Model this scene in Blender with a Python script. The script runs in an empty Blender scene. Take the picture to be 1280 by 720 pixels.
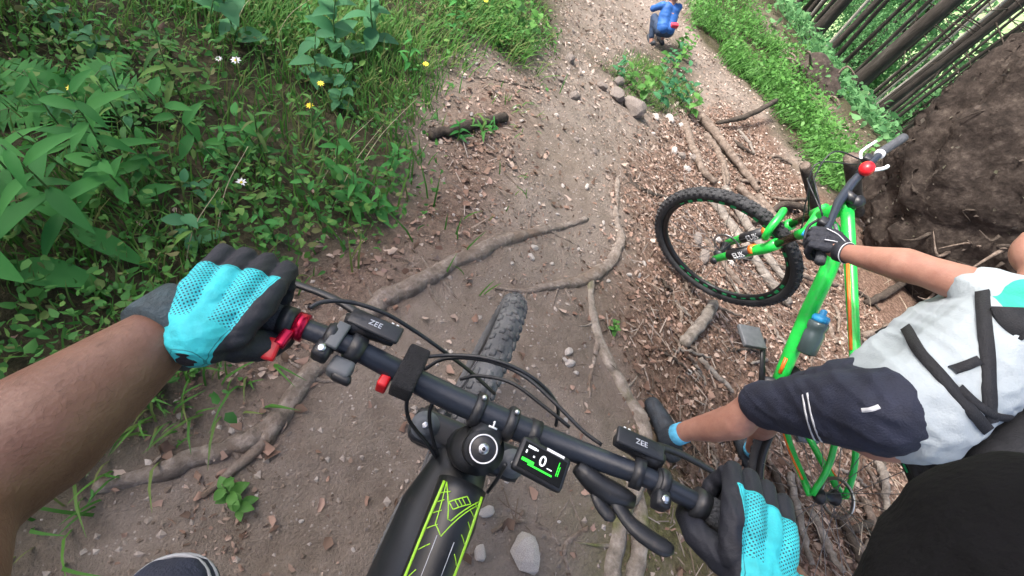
import bpy, bmesh, math, random
import numpy as np
from mathutils import Vector, Matrix
from mathutils.bvhtree import BVHTree
random.seed(7); rng = np.random.default_rng(7)
scene = bpy.context.scene
C = scene.collection

# ------------------------------------------------------------------ camera
F = 620.0                                   # focal length in photo pixels (1280 wide)
CAMPOS = np.array([0, 0, 1.57])             # action camera on the rider's helmet
_u = np.array([140.0, 270.0, F]); _U = _u / np.linalg.norm(_u)      # world up seen from the camera
_Y = np.array([0, 1.0, 0]) - _U * _U[1]; _Y /= np.linalg.norm(_Y)
_X = np.cross(_Y, _U)
RC = np.stack([_X, _Y, _U])                 # camera -> world rotation
cam = bpy.data.cameras.new('camera'); camo = bpy.data.objects.new('camera', cam); C.objects.link(camo)
cam.sensor_width = 36; cam.lens = F / 1280 * 36; cam.clip_start = 0.02; cam.clip_end = 600
camo.matrix_world = Matrix.Translation(CAMPOS) @ Matrix(RC.tolist()).to_4x4()
scene.camera = camo

# ------------------------------------------------------------------ world, sun, exposure
SUN_EL, SUN_AZ = math.radians(58), math.radians(-60)      # azimuth clockwise from +Y
w = bpy.data.worlds.new('World'); scene.world = w; w.use_nodes = True
nt = w.node_tree; bg = nt.nodes['Background']
sky = nt.nodes.new('ShaderNodeTexSky'); sky.sky_type = 'NISHITA'; sky.sun_disc = False
sky.sun_elevation = SUN_EL; sky.sun_rotation = SUN_AZ; sky.air_density = 0.7; sky.dust_density = 6.0; sky.ozone_density = 0.4
nt.links.new(sky.outputs[0], bg.inputs[0]); bg.inputs[1].default_value = 0.15
sl = bpy.data.lights.new('sun', 'SUN'); sl.energy = 2.1; sl.angle = math.radians(4); sl.color = (1, .95, .88)
so = bpy.data.objects.new('sun', sl); C.objects.link(so)
sd = Vector((math.sin(SUN_AZ) * math.cos(SUN_EL), math.cos(SUN_AZ) * math.cos(SUN_EL), math.sin(SUN_EL)))
so.rotation_euler = sd.to_track_quat('Z', 'Y').to_euler(); so.location = sd * 40
scene.view_settings.view_transform = 'Standard'; scene.view_settings.look = 'None'
scene.view_settings.gamma = 1; scene.view_settings.use_curve_mapping = False
scene.view_settings.exposure = 1.8

# ------------------------------------------------------------------ pixel helpers (photo pixels, 1280 x 720)
def ray(px, py): return RC @ np.array([(px - 640) / F, (360 - py) / F, -1.0])
def P(px, py, d): return CAMPOS + ray(px, py) * d
def rotv(r):
    r = np.asarray(r, float); t = np.linalg.norm(r)
    if t < 1e-9: return np.eye(3)
    k = r / t; K = np.array([[0, -k[2], k[1]], [k[2], 0, -k[0]], [-k[1], k[0], 0]])
    return np.eye(3) + math.sin(t) * K + (1 - math.cos(t)) * K @ K

# ------------------------------------------------------------------ terrain
def _h(ix, iy, s):
    n = (ix * 374761393 + iy * 668265263 + s * 982451653) & 0xffffffff
    n = ((n ^ (n >> 13)) * 1274126177) & 0xffffffff
    return ((n ^ (n >> 16)) & 0xffff) / 32767.5 - 1.0
def vnoise(x, y, s=0):
    x = np.asarray(x, float); y = np.asarray(y, float)
    ix = np.floor(x).astype(np.int64); iy = np.floor(y).astype(np.int64)
    fx = x - ix; fy = y - iy; fx = fx * fx * (3 - 2 * fx); fy = fy * fy * (3 - 2 * fy)
    a = _h(ix, iy, s); b = _h(ix + 1, iy, s); c = _h(ix, iy + 1, s); d = _h(ix + 1, iy + 1, s)
    return (a * (1 - fx) + b * fx) * (1 - fy) + (c * (1 - fx) + d * fx) * fy
def fbm(x, y, s=0, o=3):
    r = 0; a = 1.0
    for i in range(o): r = r + a * vnoise(x * 2 ** i, y * 2 ** i, s + i); a *= .5
    return r
def table(brk):
    xs = np.arange(-420, 420, .05); sl_ = np.zeros_like(xs)
    for a, b, m in brk: sl_[(xs >= a) & (xs < b)] = m
    k = np.ones(13) / 13; sl_ = np.convolve(np.pad(sl_, 6, mode='edge'), k, 'valid')
    hh = np.cumsum(sl_) * .05; return xs, hh - np.interp(0, xs, hh)
XT = table([(-120, -40, 0), (-40, -6, -.2), (-6, -1.3, -.34), (-1.3, .55, -.13), (.55, 3.3, -.49), (3.3, 6.2, -.22), (6.2, 7.0, .06), (7.0, 26, -.62), (26, 80, -.04), (80, 420, .3)])
YT = table([(-40, -4, -.1), (-4, 6, -.25), (6, 12, -.15), (12, 40, -.05), (70, 420, .3)])
def hs(x, y):
    return .07 + np.interp(x, *XT) + np.interp(y, *YT) - .17 * np.exp(-((np.asarray(x) - 1.5) ** 2 / .16 + (np.asarray(y) + .12) ** 2 / .30))
def h(x, y):
    x = np.asarray(x, float); y = np.asarray(y, float)
    return hs(x, y) + .030 * fbm(x * 1.3, y * 1.3, 3, 2) + .012 * fbm(x * 6, y * 6, 11, 3) + .004 * vnoise(x * 34, y * 34, 5)
def G(px, py, fn=h):
    """photo pixels -> points on the ground (first hit of the ray with the terrain)"""
    px = np.atleast_1d(np.asarray(px, float)); py = np.atleast_1d(np.asarray(py, float))
    d = np.stack([(px - 640) / F, (360 - py) / F, -np.ones_like(px)], 1) @ RC.T
    ts = np.geomspace(.6, 120, 500)
    X = CAMPOS[None, None] + d[:, None] * ts[None, :, None]
    g = X[..., 2] - fn(X[..., 0], X[..., 1])
    neg = g < 0; k = np.where(neg.any(1), neg.argmax(1), len(ts) - 1); k = np.maximum(k, 1); r = np.arange(len(px))
    g0, g1 = g[r, k - 1], g[r, k]; f = np.clip(g0 / (g0 - g1 + 1e-12), 0, 1)
    t = ts[k - 1] + f * (ts[k] - ts[k - 1])
    q = CAMPOS + d * t[:, None]; q[:, 2] = fn(q[:, 0], q[:, 1]); return q
def sdf(x, y, poly):
    """signed distance, positive inside"""
    x = np.asarray(x, float); y = np.asarray(y, float)
    ins = np.zeros(x.shape, bool); dm = np.full(x.shape, 1e9)
    n = len(poly)
    for i in range(n):
        x0, y0 = poly[i]; x1, y1 = poly[(i + 1) % n]
        ex, ey = x1 - x0, y1 - y0
        t = np.clip(((x - x0) * ex + (y - y0) * ey) / (ex * ex + ey * ey + 1e-12), 0, 1)
        dm = np.minimum(dm, np.hypot(x - x0 - t * ex, y - y0 - t * ey))
        c = ((y0 > y) != (y1 > y)) & (x < ex * (y - y0) / (ey if abs(ey) > 1e-12 else 1e-12) + x0)
        ins ^= c
    return np.where(ins, dm, -dm)
def wpoly(pix):
    q = G([p[0] for p in pix], [p[1] for p in pix], hs); return [(a, b) for a, b in q[:, :2]]
VEG_L = wpoly([(-300, 900), (-60, 760), (90, 640), (150, 520), (215, 440), (330, 335), (395, 300), (470, 292), (512, 255), (530, 200), (520, 150), (545, 105), (600, 55), (640, 85), (672, 92), (692, 50), (712, -60), (500, -250), (-300, -300), (-500, 300)])
VERGE = wpoly([(845, -40), (900, -60), (985, 70), (1062, 190), (1075, 250), (1040, 262), (1000, 195), (950, 125), (905, 75), (868, 35)])
NOSE = wpoly([(750, 85), (790, 70), (850, 40), (872, 95), (872, 140), (830, 145), (790, 130)])
LITTER = wpoly([(775, 225), (840, 150), (900, 130), (955, 150), (1005, 230), (1090, 260), (1250, 300), (1350, 500), (1200, 900), (900, 900), (850, 700), (815, 560), (785, 480), (762, 400), (785, 320)])
LIT_L = wpoly([(230, 470), (330, 390), (400, 305), (480, 300), (540, 240), (560, 150), (600, 110), (660, 110), (640, 200), (590, 290), (480, 360), (400, 430), (330, 520), (260, 540)])
MOSS = wpoly([(735, 600), (800, 560), (870, 640), (900, 740), (740, 740)])
def sm(d, wd): t = np.clip(d / wd * .5 + .5, 0, 1); return t * t * (3 - 2 * t)
def masks(x, y):
    j = .10 * fbm(x * 3.1, y * 3.1, 40, 3); js = .06 * fbm(x * 7, y * 7, 50, 2)
    veg = np.maximum(sm(sdf(x, y, VEG_L) + j, .25), sm(sdf(x, y, VERGE) + 2 * j, .3))
    veg = np.maximum(veg, .8 * sm(sdf(x, y, NOSE) + j, .2)); veg = np.maximum(veg, sm(np.asarray(x) - 6.35 + 2 * j, .6))
    lit = np.maximum(sm(sdf(x, y, LITTER) + js, .22), .75 * sm(sdf(x, y, LIT_L) + js, .2))
    moss = sm(sdf(x, y, MOSS) + js, .2)
    return veg, lit, moss

# ------------------------------------------------------------------ materials
def nodes(name):
    m = bpy.data.materials.new(name); m.use_nodes = True; n = m.node_tree
    return m, n, n.nodes['Principled BSDF']
def rgb(c): return (*c, 1)
def hexc(s):
    v = [int(s[i:i + 2], 16) / 255 for i in (0, 2, 4)]
    return tuple(x / 12.92 if x <= .04045 else ((x + .055) / 1.055) ** 2.4 for x in v)
def mat(name, c, rough=.6, var=.18, scale=12, bump=0., bscale=60, metal=0, spec=.5, c2=None, detail=4, coat=0, dirt=0.):
    m, n, b = nodes(name); L = n.links
    tc = n.nodes.new('ShaderNodeTexCoord')
    nz = n.nodes.new('ShaderNodeTexNoise'); nz.inputs['Scale'].default_value = scale; nz.inputs['Detail'].default_value = detail
    L.new(tc.outputs['Object'], nz.inputs['Vector'])
    cr = n.nodes.new('ShaderNodeValToRGB'); cr.color_ramp.elements[0].position = .3; cr.color_ramp.elements[1].position = .7
    cr.color_ramp.elements[0].color = rgb([x * (1 - var) for x in c]); cr.color_ramp.elements[1].color = rgb(c2 if c2 else [min(1, x * (1 + var)) for x in c])
    L.new(nz.outputs[0], cr.inputs[0]); L.new(cr.outputs[0], b.inputs['Base Color'])
    b.inputs['Roughness'].default_value = rough; b.inputs['Metallic'].default_value = metal; b.inputs['Specular IOR Level'].default_value = spec
    b.inputs['Coat Weight'].default_value = coat
    if dirt:
        dn = n.nodes.new('ShaderNodeTexNoise'); dn.inputs['Scale'].default_value = 55; dn.inputs['Detail'].default_value = 7; dn.inputs['Roughness'].default_value = .75; L.new(tc.outputs['Object'], dn.inputs['Vector'])
        dr_ = n.nodes.new('ShaderNodeValToRGB'); dr_.color_ramp.elements[0].position = .56; dr_.color_ramp.elements[1].position = .72; dr_.color_ramp.elements[1].color = (dirt, dirt, dirt, 1); L.new(dn.outputs[0], dr_.inputs[0])
        dm = n.nodes.new('ShaderNodeMix'); dm.data_type = 'RGBA'; L.new(dr_.outputs[0], dm.inputs[0]); L.new(cr.outputs[0], dm.inputs[6]); dm.inputs[7].default_value = (.20, .16, .13, 1); L.new(dm.outputs[2], b.inputs['Base Color'])
    if bump:
        n2 = n.nodes.new('ShaderNodeTexNoise'); n2.inputs['Scale'].default_value = bscale; n2.inputs['Detail'].default_value = 5
        L.new(tc.outputs['Object'], n2.inputs['Vector'])
        bp = n.nodes.new('ShaderNodeBump'); bp.inputs['Strength'].default_value = bump; bp.inputs['Distance'].default_value = .01
        L.new(n2.outputs[0], bp.inputs['Height']); L.new(bp.outputs[0], b.inputs['Normal'])
    return m
def leafmat(name, cols, rough=.5, trans=.35):
    """leaf surface: colour differs from leaf to leaf, some light passes through"""
    m, n, b = nodes(name); L = n.links
    ge = n.nodes.new('ShaderNodeNewGeometry'); oi = n.nodes.new('ShaderNodeObjectInfo')
    ad = n.nodes.new('ShaderNodeMath'); ad.operation = 'ADD'; fr = n.nodes.new('ShaderNodeMath'); fr.operation = 'FRACT'
    L.new(ge.outputs['Random Per Island'], ad.inputs[0]); L.new(oi.outputs['Random'], ad.inputs[1]); L.new(ad.outputs[0], fr.inputs[0])
    cr = n.nodes.new('ShaderNodeValToRGB'); e = cr.color_ramp.elements
    while len(e) < len(cols): e.new(.5)
    for i, c in enumerate(cols): e[i].position = i / max(1, len(cols) - 1); e[i].color = rgb(c)
    L.new(fr.outputs[0], cr.inputs[0]); L.new(cr.outputs[0], b.inputs['Base Color']); b.inputs['Roughness'].default_value = rough; b.inputs['Specular IOR Level'].default_value = .25
    if trans:
        tr = n.nodes.new('ShaderNodeBsdfTranslucent'); mx = n.nodes.new('ShaderNodeMixShader'); mx.inputs[0].default_value = trans
        L.new(cr.outputs[0], tr.inputs[0]); L.new(b.outputs[0], mx.inputs[1]); L.new(tr.outputs[0], mx.inputs[2])
        L.new(mx.outputs[0], n.nodes['Material Output'].inputs[0])
    return m
def ground_material():
    m, n, b = nodes('forest_ground'); L = n.links; N = n.nodes.new
    at = N('ShaderNodeAttribute'); at.attribute_name = 'cover'; sep = N('ShaderNodeSeparateColor'); L.new(at.outputs['Color'], sep.inputs[0])
    tc = N('ShaderNodeTexCoord')
    def noise(s, d=6, r=.6):
        q = N('ShaderNodeTexNoise'); q.inputs['Scale'].default_value = s; q.inputs['Detail'].default_value = d; q.inputs['Roughness'].default_value = r; L.new(tc.outputs['Object'], q.inputs['Vector']); return q.outputs[0]
    def ramp(src, stops):
        q = N('ShaderNodeValToRGB'); e = q.color_ramp.elements
        while len(e) < len(stops): e.new(.5)
        for i, (p, c) in enumerate(stops): e[i].position = p; e[i].color = rgb(c)
        L.new(src, q.inputs[0]); return q.outputs[0]
    def mix(f, a, c):
        q = N('ShaderNodeMix'); q.data_type = 'RGBA'; L.new(f, q.inputs[0]); L.new(a, q.inputs[6]); L.new(c, q.inputs[7]); return q.outputs[2]
    n1 = noise(2.2); n2 = noise(17, 8, .7); n3 = noise(120, 4, .7)
    soil = ramp(n2, [(.25, (.120, .096, .078)), (.5, (.205, .170, .143)), (.75, (.30, .255, .222))])
    soil2 = ramp(n1, [(.35, (.145, .115, .092)), (.65, (.275, .235, .205))])
    soil = mix(ramp(n3, [(.35, (.3, .3, .3)), (.65, (.7, .7, .7))]), soil, soil2)
    # pale grit pressed into the dirt
    vo = N('ShaderNodeTexVoronoi'); vo.inputs['Scale'].default_value = 60; vo.inputs['Randomness'].default_value = 1; L.new(tc.outputs['Object'], vo.inputs['Vector'])
    grit = ramp(vo.outputs['Distance'], [(.10, (1, 1, 1)), (.22, (0, 0, 0))])
    pick = ramp(noise(9, 3), [(.52, (0, 0, 0)), (.62, (1, 1, 1))])
    mu = N('ShaderNodeMath'); mu.operation = 'MULTIPLY'; L.new(grit, mu.inputs[0]); L.new(pick, mu.inputs[1])
    pale = N('ShaderNodeRGB'); pale.outputs[0].default_value = (.40, .36, .33, 1)
    soil = mix(mu.outputs[0], soil, pale.outputs[0])
    litter = ramp(noise(38, 6, .75), [(.3, (.045, .03, .022)), (.46, (.12, .075, .055)), (.58, (.20, .135, .105)), (.72, (.33, .25, .20))])
    vegs = ramp(noise(22, 6, .7), [(.3, (.018, .018, .009)), (.5, (.045, .042, .022)), (.62, (.075, .065, .038)), (.78, (.11, .095, .06))])
    mossc = ramp(noise(30, 6, .7), [(.3, (.07, .06, .035)), (.5, (.12, .12, .05)), (.7, (.2, .17, .13))])
    c = mix(sep.outputs[1], soil, litter); c = mix(sep.outputs[2], c, mossc); c = mix(sep.outputs[0], c, vegs)
    sx = N('ShaderNodeSeparateXYZ'); L.new(tc.outputs['Object'], sx.inputs[0]); mr = N('ShaderNodeMapRange'); mr.inputs[1].default_value = 11; mr.inputs[2].default_value = 16; L.new(sx.outputs[0], mr.inputs[0])
    clear = ramp(noise(.8, 5, .6), [(.35, (.13, .24, .09)), (.65, (.30, .40, .20))]); c = mix(mr.outputs[0], c, clear)      # brightness of the sunlit forest gaps painted into the far ground colour
    L.new(c, b.inputs['Base Color']); b.inputs['Roughness'].default_value = .92; b.inputs['Specular IOR Level'].default_value = .2
    bp = N('ShaderNodeBump'); bp.inputs['Strength'].default_value = 1.0; bp.inputs['Distance'].default_value = .016
    ad = N('ShaderNodeMath'); ad.operation = 'ADD'; L.new(n2, ad.inputs[0]); L.new(n3, ad.inputs[1]); L.new(ad.outputs[0], bp.inputs['Height']); L.new(bp.outputs[0], b.inputs['Normal'])
    return m
def bark_material(name, c0, c1, c2, scale=9, stretch=(1, 1, .25), bump=.8, moss=None):
    m, n, b = nodes(name); L = n.links; N = n.nodes.new
    tc = N('ShaderNodeTexCoord'); mp = N('ShaderNodeMapping'); mp.inputs['Scale'].default_value = stretch; L.new(tc.outputs['Object'], mp.inputs[0])
    nz = N('ShaderNodeTexNoise'); nz.inputs['Scale'].default_value = scale; nz.inputs['Detail'].default_value = 8; nz.inputs['Roughness'].default_value = .7; L.new(mp.outputs[0], nz.inputs['Vector'])
    cr = N('ShaderNodeValToRGB'); e = cr.color_ramp.elements; e.new(.5)
    for i, (p, c) in enumerate([(.3, c0), (.52, c1), (.72, c2)]): e[i].position = p; e[i].color = rgb(c)
    L.new(nz.outputs[0], cr.inputs[0]); out = cr.outputs[0]
    if moss:
        nm = N('ShaderNodeTexNoise'); nm.inputs['Scale'].default_value = 5; nm.inputs['Detail'].default_value = 4; L.new(tc.outputs['Object'], nm.inputs['Vector'])
        r2 = N('ShaderNodeValToRGB'); r2.color_ramp.elements[0].position = .52; r2.color_ramp.elements[1].position = .66; L.new(nm.outputs[0], r2.inputs[0])
        mx = N('ShaderNodeMix'); mx.data_type = 'RGBA'; L.new(r2.outputs[0], mx.inputs[0]); L.new(out, mx.inputs[6]); mx.inputs[7].default_value = rgb(moss); out = mx.outputs[2]
    L.new(out, b.inputs['Base Color']); b.inputs['Roughness'].default_value = .9; b.inputs['Specular IOR Level'].default_value = .25
    bp = N('ShaderNodeBump'); bp.inputs['Strength'].default_value = bump; bp.inputs['Distance'].default_value = .02; L.new(nz.outputs[0], bp.inputs['Height']); L.new(bp.outputs[0], b.inputs['Normal'])
    return m
def skin_material(name, c):
    m, n, b = nodes(name); L = n.links; N = n.nodes.new
    tc = N('ShaderNodeTexCoord'); nz = N('ShaderNodeTexNoise'); nz.inputs['Scale'].default_value = 14; nz.inputs['Detail'].default_value = 6; nz.inputs['Roughness'].default_value = .65; L.new(tc.outputs['Object'], nz.inputs['Vector'])
    cr = N('ShaderNodeValToRGB'); cr.color_ramp.elements[0].position = .32; cr.color_ramp.elements[1].position = .68
    cr.color_ramp.elements[0].color = rgb([c[0] * .8, c[1] * .70, c[2] * .68]); cr.color_ramp.elements[1].color = rgb([c[0] * 1.1, c[1] * 1.1, c[2] * 1.1])
    L.new(nz.outputs[0], cr.inputs[0]); L.new(cr.outputs[0], b.inputs['Base Color'])
    b.inputs['Roughness'].default_value = .52; b.inputs['Subsurface Weight'].default_value = .12; b.inputs['Subsurface Radius'].default_value = (.01, .004, .002); b.inputs['Subsurface Scale'].default_value = .5
    n2 = N('ShaderNodeTexNoise'); n2.inputs['Scale'].default_value = 240; n2.inputs['Detail'].default_value = 3; L.new(tc.outputs['Object'], n2.inputs['Vector'])
    bp = N('ShaderNodeBump'); bp.inputs['Strength'].default_value = .25; bp.inputs['Distance'].default_value = .003; L.new(n2.outputs[0], bp.inputs['Height']); L.new(bp.outputs[0], b.inputs['Normal'])
    return m
def dot_material(name, c, dark):
    """turquoise mesh fabric with rows of punched dark holes on two patches"""
    m, n, b = nodes(name); L = n.links; N = n.nodes.new
    at = N('ShaderNodeAttribute'); at.attribute_name = 'hand'      # u,v on the back of the hand, in mm / 100
    sep = N('ShaderNodeSeparateXYZ'); L.new(at.outputs['Vector'], sep.inputs[0])
    def mth(op, a, v=None, v2=None):
        q = N('ShaderNodeMath'); q.operation = op
        for i, s in enumerate((a, v)):
            if s is None: continue
            if isinstance(s, (int, float)): q.inputs[i].default_value = s
            else: L.new(s, q.inputs[i])
        return q.outputs[0]
    u, v = sep.outputs[0], sep.outputs[1]
    k = 210.0
    a = mth('MULTIPLY', mth('ADD', u, v), k); c_ = mth('MULTIPLY', mth('SUBTRACT', u, v), k)
    fa = mth('SUBTRACT', mth('FRACT', a), .5); fc = mth('SUBTRACT', mth('FRACT', c_), .5)
    d = mth('ADD', mth('MULTIPLY', fa, fa), mth('MULTIPLY', fc, fc)); hole = mth('LESS_THAN', d, .085)
    band = sep.outputs[2]                                          # 1 where the fabric is punched
    f = mth('MULTIPLY', hole, band)
    mx = N('ShaderNodeMix'); mx.data_type = 'RGBA'; L.new(f, mx.inputs[0]); mx.inputs[6].default_value = rgb(c); mx.inputs[7].default_value = rgb(dark)
    ed = N('ShaderNodeAttribute'); ed.attribute_name = 'panel'; m0 = mx; se = mth('GREATER_THAN', ed.outputs['Fac'], 0.0); st_ = mth('LESS_THAN', mth('ABSOLUTE', mth('SUBTRACT', ed.outputs['Fac'], .0022)), .0004)
    q2 = N('ShaderNodeMix'); q2.data_type = 'RGBA'; L.new(st_, q2.inputs[0]); L.new(m0.outputs[2], q2.inputs[6]); q2.inputs[7].default_value = rgb([x * .45 for x in c])
    mx = N('ShaderNodeMix'); mx.data_type = 'RGBA'; L.new(se, mx.inputs[0]); mx.inputs[6].default_value = (.010, .012, .020, 1); L.new(q2.outputs[2], mx.inputs[7])
    tc = N('ShaderNodeTexCoord'); n3 = N('ShaderNodeTexNoise'); n3.inputs['Scale'].default_value = 45; n3.inputs['Detail'].default_value = 6; L.new(tc.outputs['Object'], n3.inputs['Vector'])
    rr = N('ShaderNodeMapRange'); rr.inputs[1].default_value = .3; rr.inputs[2].default_value = .7; rr.inputs[3].default_value = .78; rr.inputs[4].default_value = 1.12; L.new(n3.outputs[0], rr.inputs[0])
    hs_ = N('ShaderNodeHueSaturation'); L.new(rr.outputs[0], hs_.inputs['Value']); L.new(mx.outputs[2], hs_.inputs['Color']); L.new(hs_.outputs[0], b.inputs['Base Color']); b.inputs['Roughness'].default_value = .7
    n2 = N('ShaderNodeTexNoise'); n2.inputs['Scale'].default_value = 400; L.new(tc.outputs['Object'], n2.inputs['Vector'])
    bp = N('ShaderNodeBump'); bp.inputs['Strength'].default_value = .3; bp.inputs['Distance'].default_value = .002; L.new(n2.outputs[0], bp.inputs['Height']); L.new(bp.outputs[0], b.inputs['Normal'])
    return m
def emit(name, c, s=1.0):
    m, n, b = nodes(name); b.inputs['Base Color'].default_value = rgb((.01, .01, .01)); b.inputs['Emission Color'].default_value = rgb(c); b.inputs['Emission Strength'].default_value = s; return m

MT = dict(
    ground=ground_material(),
    root=bark_material('root_wood', (.10, .078, .062), (.20, .168, .145), (.34, .30, .27), 30, (1, 1, 1), 1.0, moss=(.15, .115, .09)),
    mossroot=bark_material('mossy_root', (.09, .075, .06), (.20, .175, .15), (.33, .30, .27), 22, (1, 1, 1), .7, moss=(.10, .11, .035)),
    bark=bark_material('spruce_bark', (.016, .014, .012), (.040, .035, .031), (.085, .078, .07), 11, (1, 1, .22), 1.0),
    barkpale=bark_material('pale_bark', (.20, .19, .17), (.34, .32, .29), (.48, .46, .43), 11, (1, 1, .3), .6),
    stick=bark_material('stick_bark', (.06, .045, .036), (.14, .11, .09), (.26, .22, .19), 30, (1, 1, 1), .6),
    stickgrey=bark_material('weathered_stick', (.085, .073, .062), (.18, .16, .142), (.30, .275, .25), 30, (1, 1, 1), .6),
    stickdark=bark_material('dark_stick', (.02, .016, .013), (.05, .04, .033), (.10, .085, .07), 24, (1, 1, 1), .7),
    cutwood=mat('cut_wood', (.42, .32, .22), .8, .25, 40),
    soilplate=bark_material('root_plate_soil', (.014, .011, .009), (.040, .031, .026), (.095, .078, .066), 14, (1, 1, 1), 1.0),
    stone=bark_material('pale_stone', (.27, .245, .225), (.44, .41, .385), (.58, .555, .53), 20, (1, 1, 1), .6),
    stonedark=bark_material('brown_stone', (.10, .085, .075), (.19, .165, .15), (.29, .26, .24), 20, (1, 1, 1), .6),
    litter=leafmat('dry_leaves', [(.08, .05, .036), (.20, .125, .095), (.31, .215, .175), (.14, .09, .065), (.42, .34, .29), (.19, .125, .095), (.11, .075, .055)], .75, .12),
    mudlump=leafmat('dirt_crumbs', [(.10, .078, .062), (.17, .135, .11), (.23, .19, .16), (.13, .10, .08)], .95, 0),
    chips=leafmat('pale_chips', [(.18, .13, .105), (.31, .25, .21), (.43, .37, .33), (.24, .185, .15), (.20, .15, .12)], .8, .1),
    platelitter=leafmat('plate_litter', [(.02, .016, .013), (.05, .04, .034), (.10, .085, .072), (.03, .032, .018), (.17, .15, .13)], .85, 0),
    drystalk=leafmat('dry_stalks', [(.16, .125, .09), (.30, .25, .19), (.40, .35, .28), (.10, .08, .06)], .85, .1),
    pebble=leafmat('small_pebbles', [(.17, .145, .125), (.28, .25, .225), (.21, .18, .16), (.36, .33, .305)], .85, 0),
    needle=leafmat('twig_bits', [(.10, .075, .055), (.22, .18, .15), (.32, .28, .25), (.06, .045, .035)], .85, 0),
    grass=leafmat('grass_blades', [(.035, .12, .020), (.055, .17, .030), (.085, .21, .035), (.045, .14, .028), (.15, .18, .06), (.055, .16, .03)], .65, .4),
    cover=leafmat('ground_cover_leaves', [(.03, .11, .022), (.045, .16, .032), (.07, .21, .042), (.035, .13, .03), (.10, .23, .045), (.12, .12, .05)], .65, .32),
    herb=leafmat('herb_leaves', [(.030, .16, .034), (.045, .21, .045), (.065, .26, .055)], .65, .4),
    herbblue=leafmat('bluish_leaves', [(.035, .14, .06), (.055, .19, .08), (.04, .16, .065)], .65, .35),
    verge=leafmat('verge_leaves', [(.05, .15, .03), (.08, .22, .045), (.11, .27, .06), (.06, .18, .04)], .5, .4),
    spruce=leafmat('spruce_needles', [(.014, .045, .020), (.022, .065, .026), (.03, .08, .03)], .6, .15),
    under=leafmat('understory_leaves', [(.06, .18, .07), (.11, .28, .11), (.17, .36, .15), (.08, .22, .08)], .65, .5),
    stem=mat('plant_stem', (.07, .13, .035), .6, .25, 30),
    drystem=mat('dry_stem', (.30, .26, .17), .8, .25, 30),
    yellow=mat('yellow_petals', (.75, .62, .03), .5, .1, 60),
    white=mat('white_petals', (.68, .70, .74), .6, .1, 60),
)

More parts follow.
